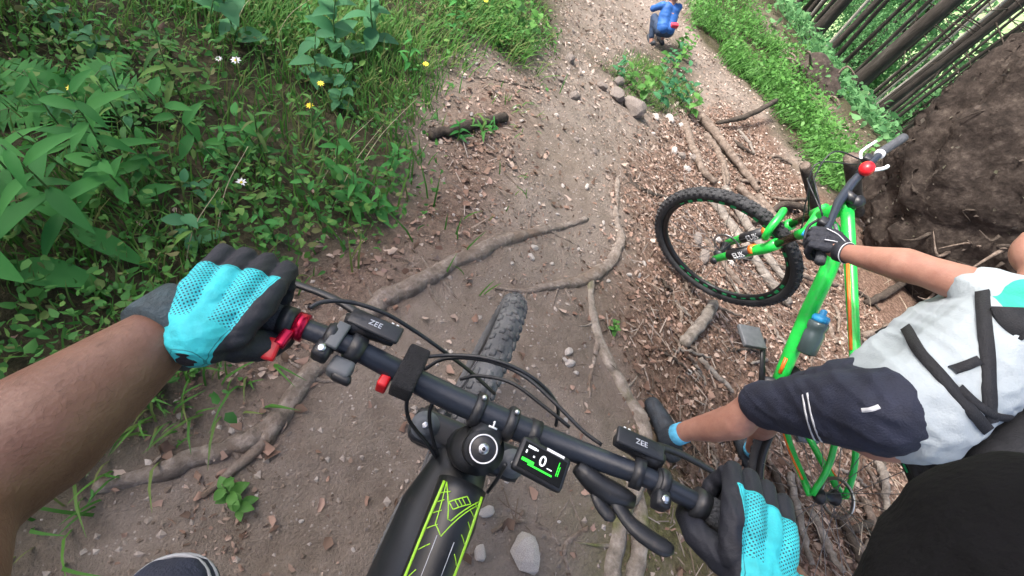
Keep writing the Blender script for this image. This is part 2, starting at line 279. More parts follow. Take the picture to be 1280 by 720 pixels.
# ------------------------------------------------------------------ mesh helpers
class MB:
    def __init__(s): s.v = []; s.f = []; s.m = []; s.n = 0
    def add(s, v, f, m=0):
        v = np.asarray(v, float).reshape(-1, 3); s.v.append(v); s.f += [tuple(i + s.n for i in q) for q in f]; s.m += [m] * len(f); s.n += len(v); return s
    def tube(s, pts, rad, n=8, m=0, lump=0., flat=1.0, caps=True, seed=0, up=None):
        pts = np.asarray(pts, float); k = len(pts); rad = np.broadcast_to(np.asarray(rad, float), (k,)) if np.ndim(rad) else np.full(k, rad)
        t = np.gradient(pts, axis=0); t /= np.linalg.norm(t, axis=1)[:, None] + 1e-12
        a = np.array([0, 0, 1.0]) if up is None else np.asarray(up, float)
        if abs(t[0] @ a) > .95 * np.linalg.norm(a): a = np.array([1.0, 0, 0])
        u = a - t[0] * (a @ t[0]); u /= np.linalg.norm(u); V = []
        r_ = np.random.default_rng(seed + k)
        for i in range(k):
            if i: u = u - t[i] * (u @ t[i]); u /= np.linalg.norm(u) + 1e-12
            b = np.cross(t[i], u); an = np.arange(n) * 2 * math.pi / n
            rr = rad[i] * (1 + lump * r_.uniform(-1, 1, n))
            V.append(pts[i] + (np.cos(an) * rr * flat)[:, None] * u + (np.sin(an) * rr)[:, None] * b)
        fs = [(i * n + j, i * n + (j + 1) % n, (i + 1) * n + (j + 1) % n, (i + 1) * n + j) for i in range(k - 1) for j in range(n)]
        if caps: fs += [tuple(range(n - 1, -1, -1)), tuple((k - 1) * n + j for j in range(n))]
        return s.add(np.concatenate(V), fs, m)
    def lathe(s, o, ax, prof, n=24, m=0, closed=False):
        o = np.asarray(o, float); ax = np.asarray(ax, float); ax = ax / np.linalg.norm(ax)
        a = np.array([1.0, 0, 0]) if abs(ax[0]) < .8 else np.array([0, 1.0, 0])
        u = a - ax * (a @ ax); u /= np.linalg.norm(u); b = np.cross(ax, u); an = np.arange(n) * 2 * math.pi / n
        V = [o + ax * z + r * (np.cos(an)[:, None] * u + np.sin(an)[:, None] * b) for r, z in prof]; k = len(prof)
        K = k if closed else k - 1
        fs = [(i * n + j, i * n + (j + 1) % n, ((i + 1) % k) * n + (j + 1) % n, ((i + 1) % k) * n + j) for i in range(K) for j in range(n)]
        if not closed: fs += [tuple(range(n - 1, -1, -1)), tuple((k - 1) * n + j for j in range(n))]
        return s.add(np.concatenate(V), fs, m)
    def torus(s, o, ax, R, r, nu=48, nv=12, m=0, sq=1.0):
        pr = [(R + r * math.cos(a), sq * r * math.sin(a)) for a in np.arange(nv) * 2 * math.pi / nv]
        return s.lathe(o, ax, pr, nu, m, closed=True)
    def box(s, c, size, rot=None, m=0, bev=.0):
        bm = bmesh.new(); bmesh.ops.create_cube(bm, size=1)
        for v in bm.verts: v.co = Vector((v.co.x * size[0], v.co.y * size[1], v.co.z * size[2]))
        if bev: bmesh.ops.bevel(bm, geom=list(bm.edges), offset=bev, segments=2, affect='EDGES', profile=.6)
        bm.verts.ensure_lookup_table(); V = np.array([v.co[:] for v in bm.verts]); fs = [tuple(v.index for v in q.verts) for q in bm.faces]; bm.free()
        if rot is not None: V = V @ np.asarray(rot).T
        return s.add(V + np.asarray(c, float), fs, m)
    def ball(s, c, r, nu=16, nv=10, m=0, scale=(1, 1, 1), rot=None):
        V = [[0, 0, 1]]
        for i in range(1, nv):
            th = math.pi * i / nv
            for j in range(nu): ph = 2 * math.pi * j / nu; V.append([math.sin(th) * math.cos(ph), math.sin(th) * math.sin(ph), math.cos(th)])
        V.append([0, 0, -1]); V = np.array(V) * r * np.asarray(scale)
        if rot is not None: V = V @ np.asarray(rot).T
        fs = [(0, 1 + j, 1 + (j + 1) % nu) for j in range(nu)]
        for i in range(nv - 2):
            for j in range(nu): a = 1 + i * nu; fs.append((a + j, a + nu + j, a + nu + (j + 1) % nu, a + (j + 1) % nu))
        e = len(V) - 1; a = 1 + (nv - 2) * nu; fs += [(a + j, e, a + (j + 1) % nu) for j in range(nu)]
        return s.add(V + np.asarray(c, float), fs, m)
    def chain(s, pr, n=14):
        """capsules along a limb: list of (point, radius)"""
        for (a, ra), (b, rb) in zip(pr[:-1], pr[1:]):
            a = np.asarray(a, float); b = np.asarray(b, float); L = np.linalg.norm(b - a)
            st = max(2, int(L / (.5 * max(ra, rb))) + 1)
            ts = np.linspace(0, 1, st); s.tube(a + (b - a) * ts[:, None], ra + (rb - ra) * ts, n)
        for p, r in pr: s.ball(p, r, n, 8)
        return s
    def mesh(s, name, xf=None):
        V = np.concatenate(s.v) if s.v else np.zeros((0, 3))
        if xf is not None: V = V @ xf[:3, :3].T + xf[:3, 3]
        me = bpy.data.meshes.new(name); me.from_pydata(V.tolist(), [], s.f); me.polygons.foreach_set('material_index', s.m); me.update(); return me
    def build(s, name, mats, parent=None, smooth=True, xf=None):
        return link(name, s.mesh(name, xf), mats, parent, smooth)
def link(name, me, mats, parent=None, smooth=True):
    if mats is not None:
        for q in (mats if isinstance(mats, (list, tuple)) else [mats]):
            if len(me.materials) < (len(mats) if isinstance(mats, (list, tuple)) else 1): me.materials.append(q)
    if smooth: me.polygons.foreach_set('use_smooth', [True] * len(me.polygons))
    o = bpy.data.objects.new(name, me); C.objects.link(o)
    if parent: o.parent = parent
    return o
def tag(o, label=None, cat=None, group=None, kind=None):
    if label: o['label'] = label
    if cat: o['category'] = cat
    if group: o['group'] = group
    if kind: o['kind'] = kind
    return o
def thing(name, label, cat, M4=None, group=None):
    o = bpy.data.objects.new(name, None); C.objects.link(o); o.empty_display_size = .1
    if M4 is not None: o.matrix_world = Matrix(np.asarray(M4).tolist())
    return tag(o, label, cat, group)
def m4(R3, t):
    m = np.eye(4); m[:3, :3] = R3; m[:3, 3] = t; return m
def fast(name, V, F, mat_, attr=None):
    """V (N,k,3) copies of a template with faces F"""
    N, k = V.shape[:2]; F = np.asarray(F); nf, fl = F.shape
    me = bpy.data.meshes.new(name); me.vertices.add(N * k); me.vertices.foreach_set('co', V.reshape(-1).astype(np.float32))
    idx = (F[None] + (np.arange(N) * k)[:, None, None]).reshape(-1)
    me.loops.add(len(idx)); me.loops.foreach_set('vertex_index', idx.astype(np.int32))
    me.polygons.add(N * nf); me.polygons.foreach_set('loop_start', (np.arange(N * nf) * fl).astype(np.int32)); me.polygons.foreach_set('loop_total', np.full(N * nf, fl, np.int32))
    me.update(calc_edges=True); me.validate(); return link(name, me, mat_, None, True)
def evaluated(o, name):
    dg = bpy.context.evaluated_depsgraph_get(); me = bpy.data.meshes.new_from_object(o.evaluated_get(dg)); me.name = name
    old = o.data; bpy.data.objects.remove(o); bpy.data.meshes.remove(old); return me
def remesh(mb, name, voxel, smooth=4, wr=0., wrs=14, seed=0):
    """one continuous skin over overlapping limbs"""
    o = bpy.data.objects.new('tmp', mb.mesh('tmp')); C.objects.link(o)
    r = o.modifiers.new('r', 'REMESH'); r.mode = 'VOXEL'; r.voxel_size = voxel; r.use_smooth_shade = True
    if smooth: s = o.modifiers.new('s', 'SMOOTH'); s.factor = .5; s.iterations = smooth
    me = evaluated(o, name)
    if wr:
        V = np.empty(len(me.vertices) * 3, np.float32); me.vertices.foreach_get('co', V); V = V.reshape(-1, 3); N = np.empty_like(V).reshape(-1); me.vertices.foreach_get('normal', N); N = N.reshape(-1, 3)
        q = fbm(V[:, 0] * wrs + V[:, 2] * wrs * .6, V[:, 1] * wrs + V[:, 2] * wrs * .8, seed, 3)
        q = 1 - np.abs(q) * 1.4; V = V + N * (wr * q)[:, None]; me.vertices.foreach_set('co', V.reshape(-1).astype(np.float32)); me.update()
    return me
def spline(pts, n):
    """Catmull-Rom through points"""
    p = np.asarray(pts, float); p = np.concatenate([[2 * p[0] - p[1]], p, [2 * p[-1] - p[-2]]]); out = []
    k = len(p) - 3
    for t in np.linspace(0, k - 1e-9, n):
        i = int(t); u = t - i; a, b, c, d = p[i:i + 4]
        out.append(.5 * ((2 * b) + (c - a) * u + (2 * a - 5 * b + 4 * c - d) * u * u + (3 * b - a - 3 * c + d) * u ** 3))
    return np.array(out)

# ------------------------------------------------------------------ ground
def axis(lo, a, b, hi, st):
    c = np.arange(a, b + 1e-6, st); l = [a]; s = st
    while l[-1] > lo: s *= 1.12; l.append(l[-1] - s)
    r = [b]; s = st
    while r[-1] < hi: s *= 1.12; r.append(r[-1] + s)
    return np.array(l[:0:-1] + c.tolist() + r[1:])
gx = axis(-150, -2.8, 4.6, 330, .026); gy = axis(-150, -1.0, 5.2, 330, .026)
GX, GY = np.meshgrid(gx, gy); GZ = h(GX, GY)
nx, ny = len(gx), len(gy)
Vg = np.stack([GX, GY, GZ], -1).reshape(-1, 3)
ii = (np.arange(ny - 1)[:, None] * nx + np.arange(nx - 1)[None]).reshape(-1)
Fg = np.stack([ii, ii + 1, ii + nx + 1, ii + nx], 1)
gme = bpy.data.meshes.new('ground'); gme.vertices.add(len(Vg)); gme.vertices.foreach_set('co', Vg.reshape(-1).astype(np.float32))
gme.loops.add(Fg.size); gme.loops.foreach_set('vertex_index', Fg.reshape(-1).astype(np.int32))
gme.polygons.add(len(Fg)); gme.polygons.foreach_set('loop_start', (np.arange(len(Fg)) * 4).astype(np.int32)); gme.polygons.foreach_set('loop_total', np.full(len(Fg), 4, np.int32))
gme.update(calc_edges=True)
vg, lt, ms = masks(Vg[:, 0], Vg[:, 1])
ca = gme.color_attributes.new('cover', 'FLOAT_COLOR', 'POINT')
ca.data.foreach_set('color', np.stack([vg, lt, ms, np.ones_like(vg)], 1).reshape(-1).astype(np.float32))
tag(link('ground', gme, MT['ground']), kind='structure')

def nrm(x, y, e=.03):
    n = np.stack([(h(x - e, y) - h(x + e, y)) / (2 * e), (h(x, y - e) - h(x, y + e)) / (2 * e), np.ones_like(x)], -1)
    return n / np.linalg.norm(n, axis=-1)[..., None]
def ontoground(pix, lift=0.):
    q = G([p[0] for p in pix], [p[1] for p in pix]); q[:, 2] += lift; return q

# ------------------------------------------------------------------ tree roots across the trail
def root(pix, wpx, label, mat_='root', sink=.52, n=None, branch=()):
    q = ontoground(pix); n = n or max(18, len(pix) * 9)
    p = spline(q, n); p[:, 2] = h(p[:, 0], p[:, 1])
    dist = np.linalg.norm(p - CAMPOS, axis=1)
    rr = np.interp(np.linspace(0, 1, n), np.linspace(0, 1, len(wpx)), wpx) * .42 * dist / F
    rr = rr * (1 + .13 * vnoise(np.arange(n) * .22, np.full(n, 3.3), len(pix)) + .05 * vnoise(np.arange(n) * .8, np.full(n, 1.3), len(pix)))
    p[:, :2] += .35 * rr[:, None] * np.stack([vnoise(np.arange(n) * .3, np.full(n, 7.7), 3), vnoise(np.arange(n) * .3, np.full(n, 17.7), 3)], 1)
    p[:, 2] += rr * (1 - 2 * sink) + .006 * vnoise(np.arange(n) * .5, np.full(n, 9.1), 2)
    p[0, 2] -= rr[0]; p[-1, 2] -= rr[-1]
    m = MB().tube(p, rr, 14, lump=.035, flat=.8, seed=len(pix)); ridge = 1 + .07 * np.sign(np.sin(np.arange(14) * 2.7))
    vv = m.v[0].reshape(-1, 14, 3); m.v[0] = (p[:, None] + (vv - p[:, None]) * ridge[None, :, None]).reshape(-1, 3)
    o = m.build('tree_root', MT[mat_]); tag(o, label, 'root', 'roots crossing the trail')
    for k_ in range(len(pix)):
        j = int(rng.integers(3, n - 3)); tg_ = p[j + 1] - p[j]; sd3 = np.cross(tg_, [0, 0, 1.0]); sd3 /= np.linalg.norm(sd3); sg_ = rng.choice([-1, 1]); e_ = p[j] + sd3 * sg_ * rng.uniform(.05, .14) + tg_ * rng.uniform(-4, 6); q_ = spline([p[j], .5 * (p[j] + e_) + rng.normal(0, .008, 3), e_], 8); r_ = np.linspace(rr[j] * .35, .0015, 8); q_[:, 2] = h(q_[:, 0], q_[:, 1]) + r_ * .2; q_[0] = p[j]
        MB().tube(q_, r_, 6, lump=.1).build('rootlet', MT[mat_], o)
    for bp, bw in branch:
        q = ontoground(bp); b = spline(q, 16); b[:, 2] = h(b[:, 0], b[:, 1]); r2 = np.linspace(bw[0], bw[1], 16) * .5 * np.linalg.norm(b - CAMPOS, axis=1) / F
        b[:, 2] += r2 * .3; MB().tube(b, r2, 10, lump=.12, seed=5).build('branch', MT[mat_], o)
    return o
root([(118, 612), (190, 590), (250, 572), (305, 552), (342, 528), (366, 498), (396, 462), (440, 408), (482, 374), (530, 350), (580, 325), (625, 302), (680, 288), (735, 273)], [14, 22, 24, 25, 27, 28, 30, 30, 28, 24, 17, 8],
     'long grey root running diagonally across the trail under the left grip', branch=[([(345, 530), (328, 556), (292, 588), (252, 622)], (18, 6)), ([(345, 532), (338, 552), (318, 572)], (13, 5))])
root([(772, 222), (770, 268), (775, 296), (764, 325), (738, 346), (700, 356), (655, 364), (615, 360)], [7, 10, 13, 17, 22, 15, 10, 5], 'curved root ending in front of the black front tyre')
root([(738, 350), (741, 392), (752, 440), (776, 482), (797, 522), (806, 562), (796, 600), (776, 650), (764, 740)], [12, 15, 18, 20, 23, 26, 26, 26, 26], "grey root beside the standing person's shoe", 'mossroot')
root([(748, 428), (738, 470), (737, 500)], [9, 6, 3], 'thin root stub forking off beside the front tyre')
root([(790, 580), (800, 640), (795, 700), (790, 760)], [14, 22, 24, 22], "mossy root under the right brake lever", 'mossroot', .45)
root([(780, 214), (795, 233), (815, 244), (838, 248)], [6, 9, 9, 4], "short dark root left of the green bike's wheel", 'stickdark')
root([(592, 98), (620, 100), (650, 108), (678, 113)], [3, 5, 5, 2], 'thin dark root along the upper trail by the grass', 'stickdark')
root([(700, 682), (680, 660), (640, 652), (612, 668)], [4, 7, 6, 3], 'thin dusty root beside the large pale stone')
root([(655, 640), (640, 655), (612, 664)], [5, 5, 3], 'small root twig above the large pale stone')
root([(735, 660), (715, 672), (705, 690), (712, 715)], [6, 8, 7, 4], 'knotted little root between the pale stone and the mossy root')

# ------------------------------------------------------------------ stones
def rock_mesh(seed, sub=2):
    bm = bmesh.new(); bmesh.ops.create_icosphere(bm, subdivisions=sub, radius=1); r = random.Random(seed)
    cuts = [(Vector((r.gauss(0, 1), r.gauss(0, 1), r.gauss(0, 1))).normalized(), r.uniform(.55, .92)) for _ in range(9)]
    for v in bm.verts:
        for n_, d_ in cuts:
            k = v.co.dot(n_) - d_
            if k > 0: v.co -= n_ * k * .9
        v.co *= 1 + .05 * r.uniform(-1, 1)
    me = bpy.data.meshes.new('stone'); bm.to_mesh(me); bm.free(); me.polygons.foreach_set('use_smooth', [False] * len(me.polygons)); return me
ROCKS = [rock_mesh(i) for i in range(7)]
RP = [m.copy() for m in ROCKS]
for m in ROCKS: m.materials.append(MT['stone'])
for m in RP: m.materials.append(MT['stonedark'])
def stone(px, py, wpx, label, grp, dark=False, asp=(1, .75, .6), yaw=None, i=None, sink=.25):
    q = ontoground([(px, py)])[0]; r = wpx * .5 * np.linalg.norm(q - CAMPOS) / F
    i = random.randrange(7) if i is None else i
    o = bpy.data.objects.new('stone', (RP if dark else ROCKS)[i]); C.objects.link(o)
    o.location = q + np.array([0, 0, r * asp[2] * (1 - 2 * sink)]); o.scale = (r * asp[0], r * asp[1], r * asp[2]); o.rotation_euler = (random.uniform(-.2, .2), random.uniform(-.2, .2), random.uniform(0, 6.3) if yaw is None else yaw)
    return tag(o, label, 'stone', grp)
stone(655, 688, 44, 'large pale angular stone beside the black frame on the dirt', None, asp=(.8, 1.15, .6), yaw=.3, i=2)
stone(608, 640, 20, 'flat dusty stone half buried right of the top tube', None, asp=(1, .9, .4), i=1)
stone(600, 692, 22, 'dusty stone left of the large pale angular stone', None, asp=(.6, 1, .4), yaw=0, i=3)
for x, y, wd in [(668, 310, 11), (664, 322, 12), (710, 440, 14), (712, 455, 15), (720, 466, 8), (706, 450, 8)]:
    stone(x, y, wd, 'small pale stone in a cluster near the front tyre', 'small pale stones clustered on the trail')
for x, y, wd in [(733, 234, 9), (797, 345, 10), (805, 330, 8), (836, 150, 14), (850, 158, 10), (820, 148, 10), (760, 352, 7), (786, 344, 8), (690, 330, 7), (640, 330, 7), (598, 470, 6)]:
    stone(x, y, wd, 'single small pale stone on the dry trail', 'single small stones on the trail')
for x, y, wd in [(711, 76, 17), (717, 122, 18), (700, 100, 10), (768, 122, 26), (790, 138, 34), (752, 110, 14), (772, 104, 16), (742, 190, 9), (720, 175, 8)]:
    stone(x, y, wd, 'brown stone standing out of the upper trail', 'brown stones in the upper trail', True, asp=(1, .8, .7))
for x, y, wd in [(870, 300, 18), (878, 322, 22), (866, 200, 14), (850, 195, 13), (857, 212, 12), (912, 330, 12), (895, 300, 12), (842, 190, 12), (900, 545, 20), (860, 465, 10)]:
    stone(x, y, wd, 'pale stone among the sticks by the green bike', 'pale stones among the sticks', wd > 12)
rs = random.Random(31)
for _ in range(70):
    x = rs.uniform(560, 860); y = rs.uniform(20, 330)
    q = ontoground([(x, y)])[0]; a, b, c = masks(q[:1], q[1:2])
    if a[0] > .3: continue
    stone(x, y, rs.uniform(4, 7), 'single small pale stone on the dry trail', 'single small stones on the trail', rs.random() < .4)
for _ in range(26):
    x = rs.uniform(330, 760); y = rs.uniform(420, 715)
    stone(x, y, rs.uniform(5, 11), 'dusty stone bedded in the near dirt', 'dusty stones bedded in the near dirt', rs.random() < .75, asp=(1, .75, .35), sink=.35)

# ------------------------------------------------------------------ sticks, stakes, rotten log
def stick(pix, wpx, label, mat_='stick', grp='fallen sticks beside the green bike', lift=(.0, .0), cat='stick', name='fallen_stick', twigs=0, cut=False):
    q = ontoground(pix); k = max(8, 5 * len(pix)); p = spline(q, k); l = np.interp(np.linspace(0, 1, k), np.linspace(0, 1, len(lift)), lift)
    d = np.linalg.norm(p - CAMPOS, axis=1); r = np.interp(np.linspace(0, 1, k), np.linspace(0, 1, len(wpx)), wpx) * .5 * d / F
    p[:, 2] = np.maximum(p[:, 2], h(p[:, 0], p[:, 1])) + r * .6 + l; p += .004 * rng.standard_normal(p.shape)
    o = MB().tube(p, r, 9, lump=.12, seed=k).build(name, MT[mat_]); tag(o, label, cat, grp)
    for i in range(twigs):
        j = rng.integers(2, k - 2); d_ = p[j + 1] - p[j]; d_ /= np.linalg.norm(d_); s_ = rng.uniform(-1, 1, 3); s_[2] = abs(s_[2]) * .7; e = p[j] + (d_ * .5 + s_) * rng.uniform(.05, .13)
        MB().tube(np.stack([p[j], .5 * (p[j] + e) + .01, e]), [r[j] * .45, r[j] * .3, r[j] * .15], 6).build('twig', MT[mat_], o)
    return o
stick([(864, 140), (885, 165), (905, 193), (928, 220), (946, 240)], [10, 10, 9, 8, 6], 'thick crooked brown branch above the green bike\'s front wheel', lift=(.02, .05, .01), twigs=2)
stick([(852, 156), (861, 185), (874, 214), (890, 232)], [9, 9, 8, 7], 'brown branch lying left of the crooked branch by the plants', lift=(.01, .03))
stick([(880, 170), (893, 186), (905, 214), (908, 232)], [8, 8, 7, 6], 'dark branch lying crosswise under the crooked branch')
stick([(893, 158), (922, 156), (955, 142)], [4, 6, 5], 'thin dark stick pointing over the lower path', 'stickdark', lift=(.05, .12, .22))
stick([(872, 238), (905, 275), (935, 318), (962, 356), (985, 380)], [11, 12, 11, 11, 9], 'long grey stick seen through the green bike\'s front wheel', 'stickgrey', twigs=1)
stick([(902, 240), (925, 276), (950, 318), (978, 352)], [9, 10, 9, 7], 'second grey stick crossing behind the wheel spokes', 'stickgrey', lift=(.03, .02))
stick([(918, 236), (948, 268), (968, 300), (990, 340)], [8, 9, 8, 6], 'brown stick beside the fork of the green bike', lift=(.04, .03))
stick([(880, 300), (905, 335), (930, 362)], [7, 8, 6], 'brown stick low inside the green bike\'s front wheel')
stick([(940, 250), (965, 285), (985, 330)], [10, 10, 9], 'thick branch behind the green fork crown', lift=(.05, .05))
stick([(852, 432), (868, 412), (888, 384)], [15, 14, 13], 'short grey cut log under the green bike\'s wheel', 'stickgrey', lift=(.0, .02))
stick([(873, 448), (892, 468), (914, 490)], [7, 7, 5], 'pale straight stick above the standing person\'s knee', 'stickgrey')
stick([(960, 330), (1000, 350), (1036, 362)], [5, 5, 4], 'thin stick behind the green down tube', lift=(.02, .08))
stick([(985, 350), (1010, 372), (1030, 400), (1045, 430)], [5, 6, 6, 4], 'bent brown stick inside the green frame triangle')
stick([(1005, 272), (975, 262), (940, 280)], [7, 8, 5], 'dark stick behind the green fork crown', 'stickdark', lift=(.1, .06, .02))
stick([(1092, 247), (1115, 249), (1138, 246)], [7, 7, 5], 'short grey stick poking past the red light', 'stickgrey', lift=(.25, .3, .3), twigs=1)
stick([(1098, 262), (1128, 262), (1160, 266)], [6, 6, 5], 'lower grey stick poking past the red light', 'stickgrey', lift=(.2, .25, .25), twigs=1)
for i, (a, b) in enumerate([((1090, 300), (1110, 250)), ((1100, 320), (1150, 280)), ((1080, 380), (1130, 350)), ((1075, 420), (1120, 400)), ((1085, 560), (1095, 640)), ((1040, 640), (1065, 720)), ((1075, 625), (1090, 720)), ((1010, 640), (1040, 715)), ((1060, 660), (1110, 640)), ((1070, 690), (1105, 668)), ((985, 590), (1000, 700)), ((960, 580), (968, 660)), ((1030, 500), (1050, 560)), ((940, 600), (950, 700))]):
    stick([a, ((a[0] + b[0]) / 2 + rng.uniform(-6, 6), (a[1] + b[1]) / 2 + rng.uniform(-6, 6)), b], [7, 8, 5], 'brown stick in the tangle below the green bike', ['stick', 'stickgrey', 'stickdark'][i % 3], 'sticks in the tangle below the green bike', lift=(.01, .06))
rs2 = np.random.default_rng(77)
kk = 0
while kk < 70:
    x = rs2.uniform(820, 1130); y = rs2.uniform(160, 715)
    q = ontoground([(x, y)])[0]; a, b, c = masks(q[:1], q[1:2])
    if b[0] < .6 or q[0] > 4.5: continue
    an = rs2.normal(.9, .5); ln = rs2.uniform(18, 55); kk += 1
    stick([(x, y), (x + .5 * ln * math.cos(an) + rs2.uniform(-4, 4), y + .5 * ln * math.sin(an) + rs2.uniform(-4, 4)), (x + ln * math.cos(an), y + ln * math.sin(an))], [3, 4, 2], 'thin twig lying in the leaf litter', ['stick', 'stickgrey', 'stickdark', 'stick'][kk % 4], 'thin twigs in the leaf litter', lift=(.0, .02, .01), name='fallen_twig', cat='twig')
def stake(base, top, wpx, d0, d1, label):
    a, b = P(*base, d0), P(*top, d1); a = a + (a - b) * .35
    t = np.linspace(0, 1, 9)[:, None]; p = a + (b - a) * t; r = wpx * .5 * (d0 + d1) / 2 / F
    o = MB().tube(p, r * (1 + .06 * vnoise(np.arange(9) * .9, np.zeros(9), 4)), 12, lump=.06).build('wooden_stake', MT['stickdark']); tag(o, label, 'stake', 'stakes standing behind the green bike')
    ax = (b - a) / np.linalg.norm(b - a); MB().lathe(b, ax, [(r * .93, -.01), (r * .9, .004)], 12).build('cut_end', MT['stick'], o)
stake((1020, 262), (1006, 207), 12, 2.75, 2.45, 'slim dark wooden stake standing behind the green fork')
stake((1070, 250), (1064, 198), 17, 2.6, 2.3, 'thick dark wooden stake beside the red light')
lg = stick([(537, 172), (565, 166), (598, 156), (630, 150)], [12, 13, 12, 11], 'short rotten log with grass tufts beside the trail', 'stickdark', None, cat='log', name='rotten_log', lift=(.0, .0))

# ------------------------------------------------------------------ upturned root plate behind the companion
pc = P(1352, 275, 3.95); rp = thing('root_plate', 'dark upturned root plate of soil and broken roots behind the standing person', 'root plate', m4(np.eye(3), [pc[0], pc[1], float(h(pc[0], pc[1]))]))
mb = MB(); nu, nv = 120, 90
fx = np.array([-.86, -.42, -.02]); fx /= np.linalg.norm(fx); ux = np.array([0, 0, 1.0]); rx = np.cross(ux, fx); rx /= np.linalg.norm(rx); ux = np.cross(fx, rx)
V = []; DD = []
for i in range(nv + 1):
    th = math.pi * i / nv
    for j in range(nu):
        ph = 2 * math.pi * j / nu; d = np.array([math.sin(th) * math.cos(ph), math.sin(th) * math.sin(ph), math.cos(th)])
        DD.append(d); s_ = 1.0
        V.append((rx * d[0] * 1.50 + ux * d[2] * 1.70 + fx * d[1] * .50) * s_)
fs = [(i * nu + j, i * nu + (j + 1) % nu, (i + 1) * nu + (j + 1) % nu, (i + 1) * nu + j) for i in range(nv) for j in range(nu)]
off = pc - np.array(rp.location)
D = np.array(DD); S = 1 + .15 * fbm(D[:, 0] * 2.3 + 5, D[:, 1] * 2.3 + D[:, 2] * 1.9, 61, 4) + .07 * fbm(D[:, 0] * 8, D[:, 1] * 8 + D[:, 2] * 6.5, 71, 3) + .035 * fbm(D[:, 0] * 24, D[:, 1] * 24 + D[:, 2] * 21, 81, 2)
SP = np.array(V) * S[:, None] + off; mb.add(SP, fs).build('soil', MT['soilplate'], rp)
r_ = np.random.default_rng(5); k_ = r_.integers(0, len(SP), 5200); pp = SP[k_] + np.array(rp.location); nn_ = pp - pc; nn_ /= np.linalg.norm(nn_, axis=1)[:, None]; pp = pp + nn_ * .004 + r_.normal(0, .015, pp.shape)
a, b, c = (lambda n, r, nor: (lambda c: (lambda a: (a, np.cross(c, a), c))((lambda q: q / np.linalg.norm(q, axis=1)[:, None])((lambda q: q - c * (q * c).sum(1)[:, None])(r.normal(0, 1, (n, 3))))))((lambda q: q / np.linalg.norm(q, axis=1)[:, None])(nor + r.normal(0, .5, (n, 3)))))(len(pp), r_, nn_)
T = np.array([[0, 0, 0], [.5, -.3, .1], [1, 0, 0], [.5, .3, .1]]); L_ = r_.uniform(.015, .06, len(pp))[:, None, None]
o_ = fast('surface_litter', (pp - np.array(rp.location))[:, None] + L_ * (a[:, None] * T[None, :, :1] + b[:, None] * T[None, :, 1:2] + c[:, None] * T[None, :, 2:]), [(0, 1, 2), (0, 2, 3)], MT['platelitter']); o_.parent = rp; o_['kind'] = 'stuff'
for i in range(70):
    a = rng.uniform(0, 6.28); r0 = rng.uniform(.1, 1.0); p0 = off + (rx * math.cos(a) * 1.2 + ux * math.sin(a) * 1.55) * r0 + fx * .52 * math.sqrt(1 - r0 * r0 * .98)
    dr = rx * math.cos(a) * rng.uniform(.2, .8) + ux * math.sin(a) * rng.uniform(.2, .8) + fx * rng.uniform(.0, .3) + rng.normal(0, .25, 3); ln = rng.uniform(.15, .42)
    pts = spline([p0, p0 + dr * ln * .5 + rng.normal(0, .05, 3), p0 + dr * ln + rng.normal(0, .06, 3)], 9)
    MB().tube(pts, np.linspace(rng.uniform(.008, .026), .003, 9), 7, lump=.1).build('root', MT[('stick', 'stickdark', 'stickdark')[i % 3]], rp)
# small uprooted stump on the far verge
q = P(1012, 108, 8.2); st_ = thing('uprooted_stump', 'reddish brown uprooted stump with hanging roots on the far verge', 'stump', m4(np.eye(3), [q[0], q[1], float(h(q[0], q[1]))])); o2 = q - np.array(st_.location)
mb = MB().ball(o2, .5, 24, 16, scale=(.9, .9, .8)); v = mb.v[0]; mb.v[0] = v + (v - o2) * (.3 * fbm(v[:, 0] * 3, v[:, 1] * 3 + v[:, 2] * 4, 88, 3))[:, None]
mb.build('soil', MT['soilplate'], st_)
for i in range(26):
    d = rng.normal(0, 1, 3); d[2] = d[2] * .6; d /= np.linalg.norm(d); p0 = o2 + d * .35
    MB().tube(spline([p0, p0 + d * .3 + rng.normal(0, .08, 3), p0 + d * .5 + np.array([0, 0, -.25]) + rng.normal(0, .1, 3)], 7), np.linspace(.025, .006, 7), 6).build('root', MT['stick'], st_)

# ------------------------------------------------------------------ scattered cover (uncountable)
def scatter(n, area, accept, seed):
    r = np.random.default_rng(seed); out = []; tot = 0
    while tot < n:
        x = r.uniform(area[0], area[1], 40000); y = r.uniform(area[2], area[3], 40000); a = accept(x, y); k = r.random(40000) < a
        out.append(np.stack([x[k], y[k]], 1)); tot += k.sum()
        if len(out) > 60: break
    return np.concatenate(out)[:n]
def frames(n, r, tilt, nor):
    """random frames: a (length), b (width), c (normal)"""
    c = nor + r.normal(0, tilt, (n, 3)); c /= np.linalg.norm(c, axis=1)[:, None]
    a = r.normal(0, 1, (n, 3)); a -= c * (a * c).sum(1)[:, None]; a /= np.linalg.norm(a, axis=1)[:, None]
    return a, np.cross(c, a), c
LEAF_T = np.array([[0, 0, 0], [.3, -.42, .08], [.3, .42, .08], [.7, -.3, .03], [.7, .3, .03], [1, 0, -.12], [.35, 0, 0], [.7, 0, -.04]]); LEAF_F = [(0, 1, 6, 6), (0, 6, 2, 2), (1, 3, 7, 6), (6, 7, 4, 2), (3, 5, 7, 7), (7, 5, 4, 4)]
LQ = np.array([[0, 0, 0], [.45, -.4, .1], [1, 0, -.08], [.45, .4, .1]]); LQF = [(0, 1, 2), (0, 2, 3)]
LIT = np.array([[0, 0, 0], [.2, -.26, .06], [.62, -.33, .12], [1, -.05, -.1], [.72, .25, .1], [.3, .34, .14], [.5, 0, -.03]]); LITF = [(0, 1, 6), (1, 2, 6), (2, 3, 6), (3, 4, 6), (4, 5, 6), (5, 0, 6)]
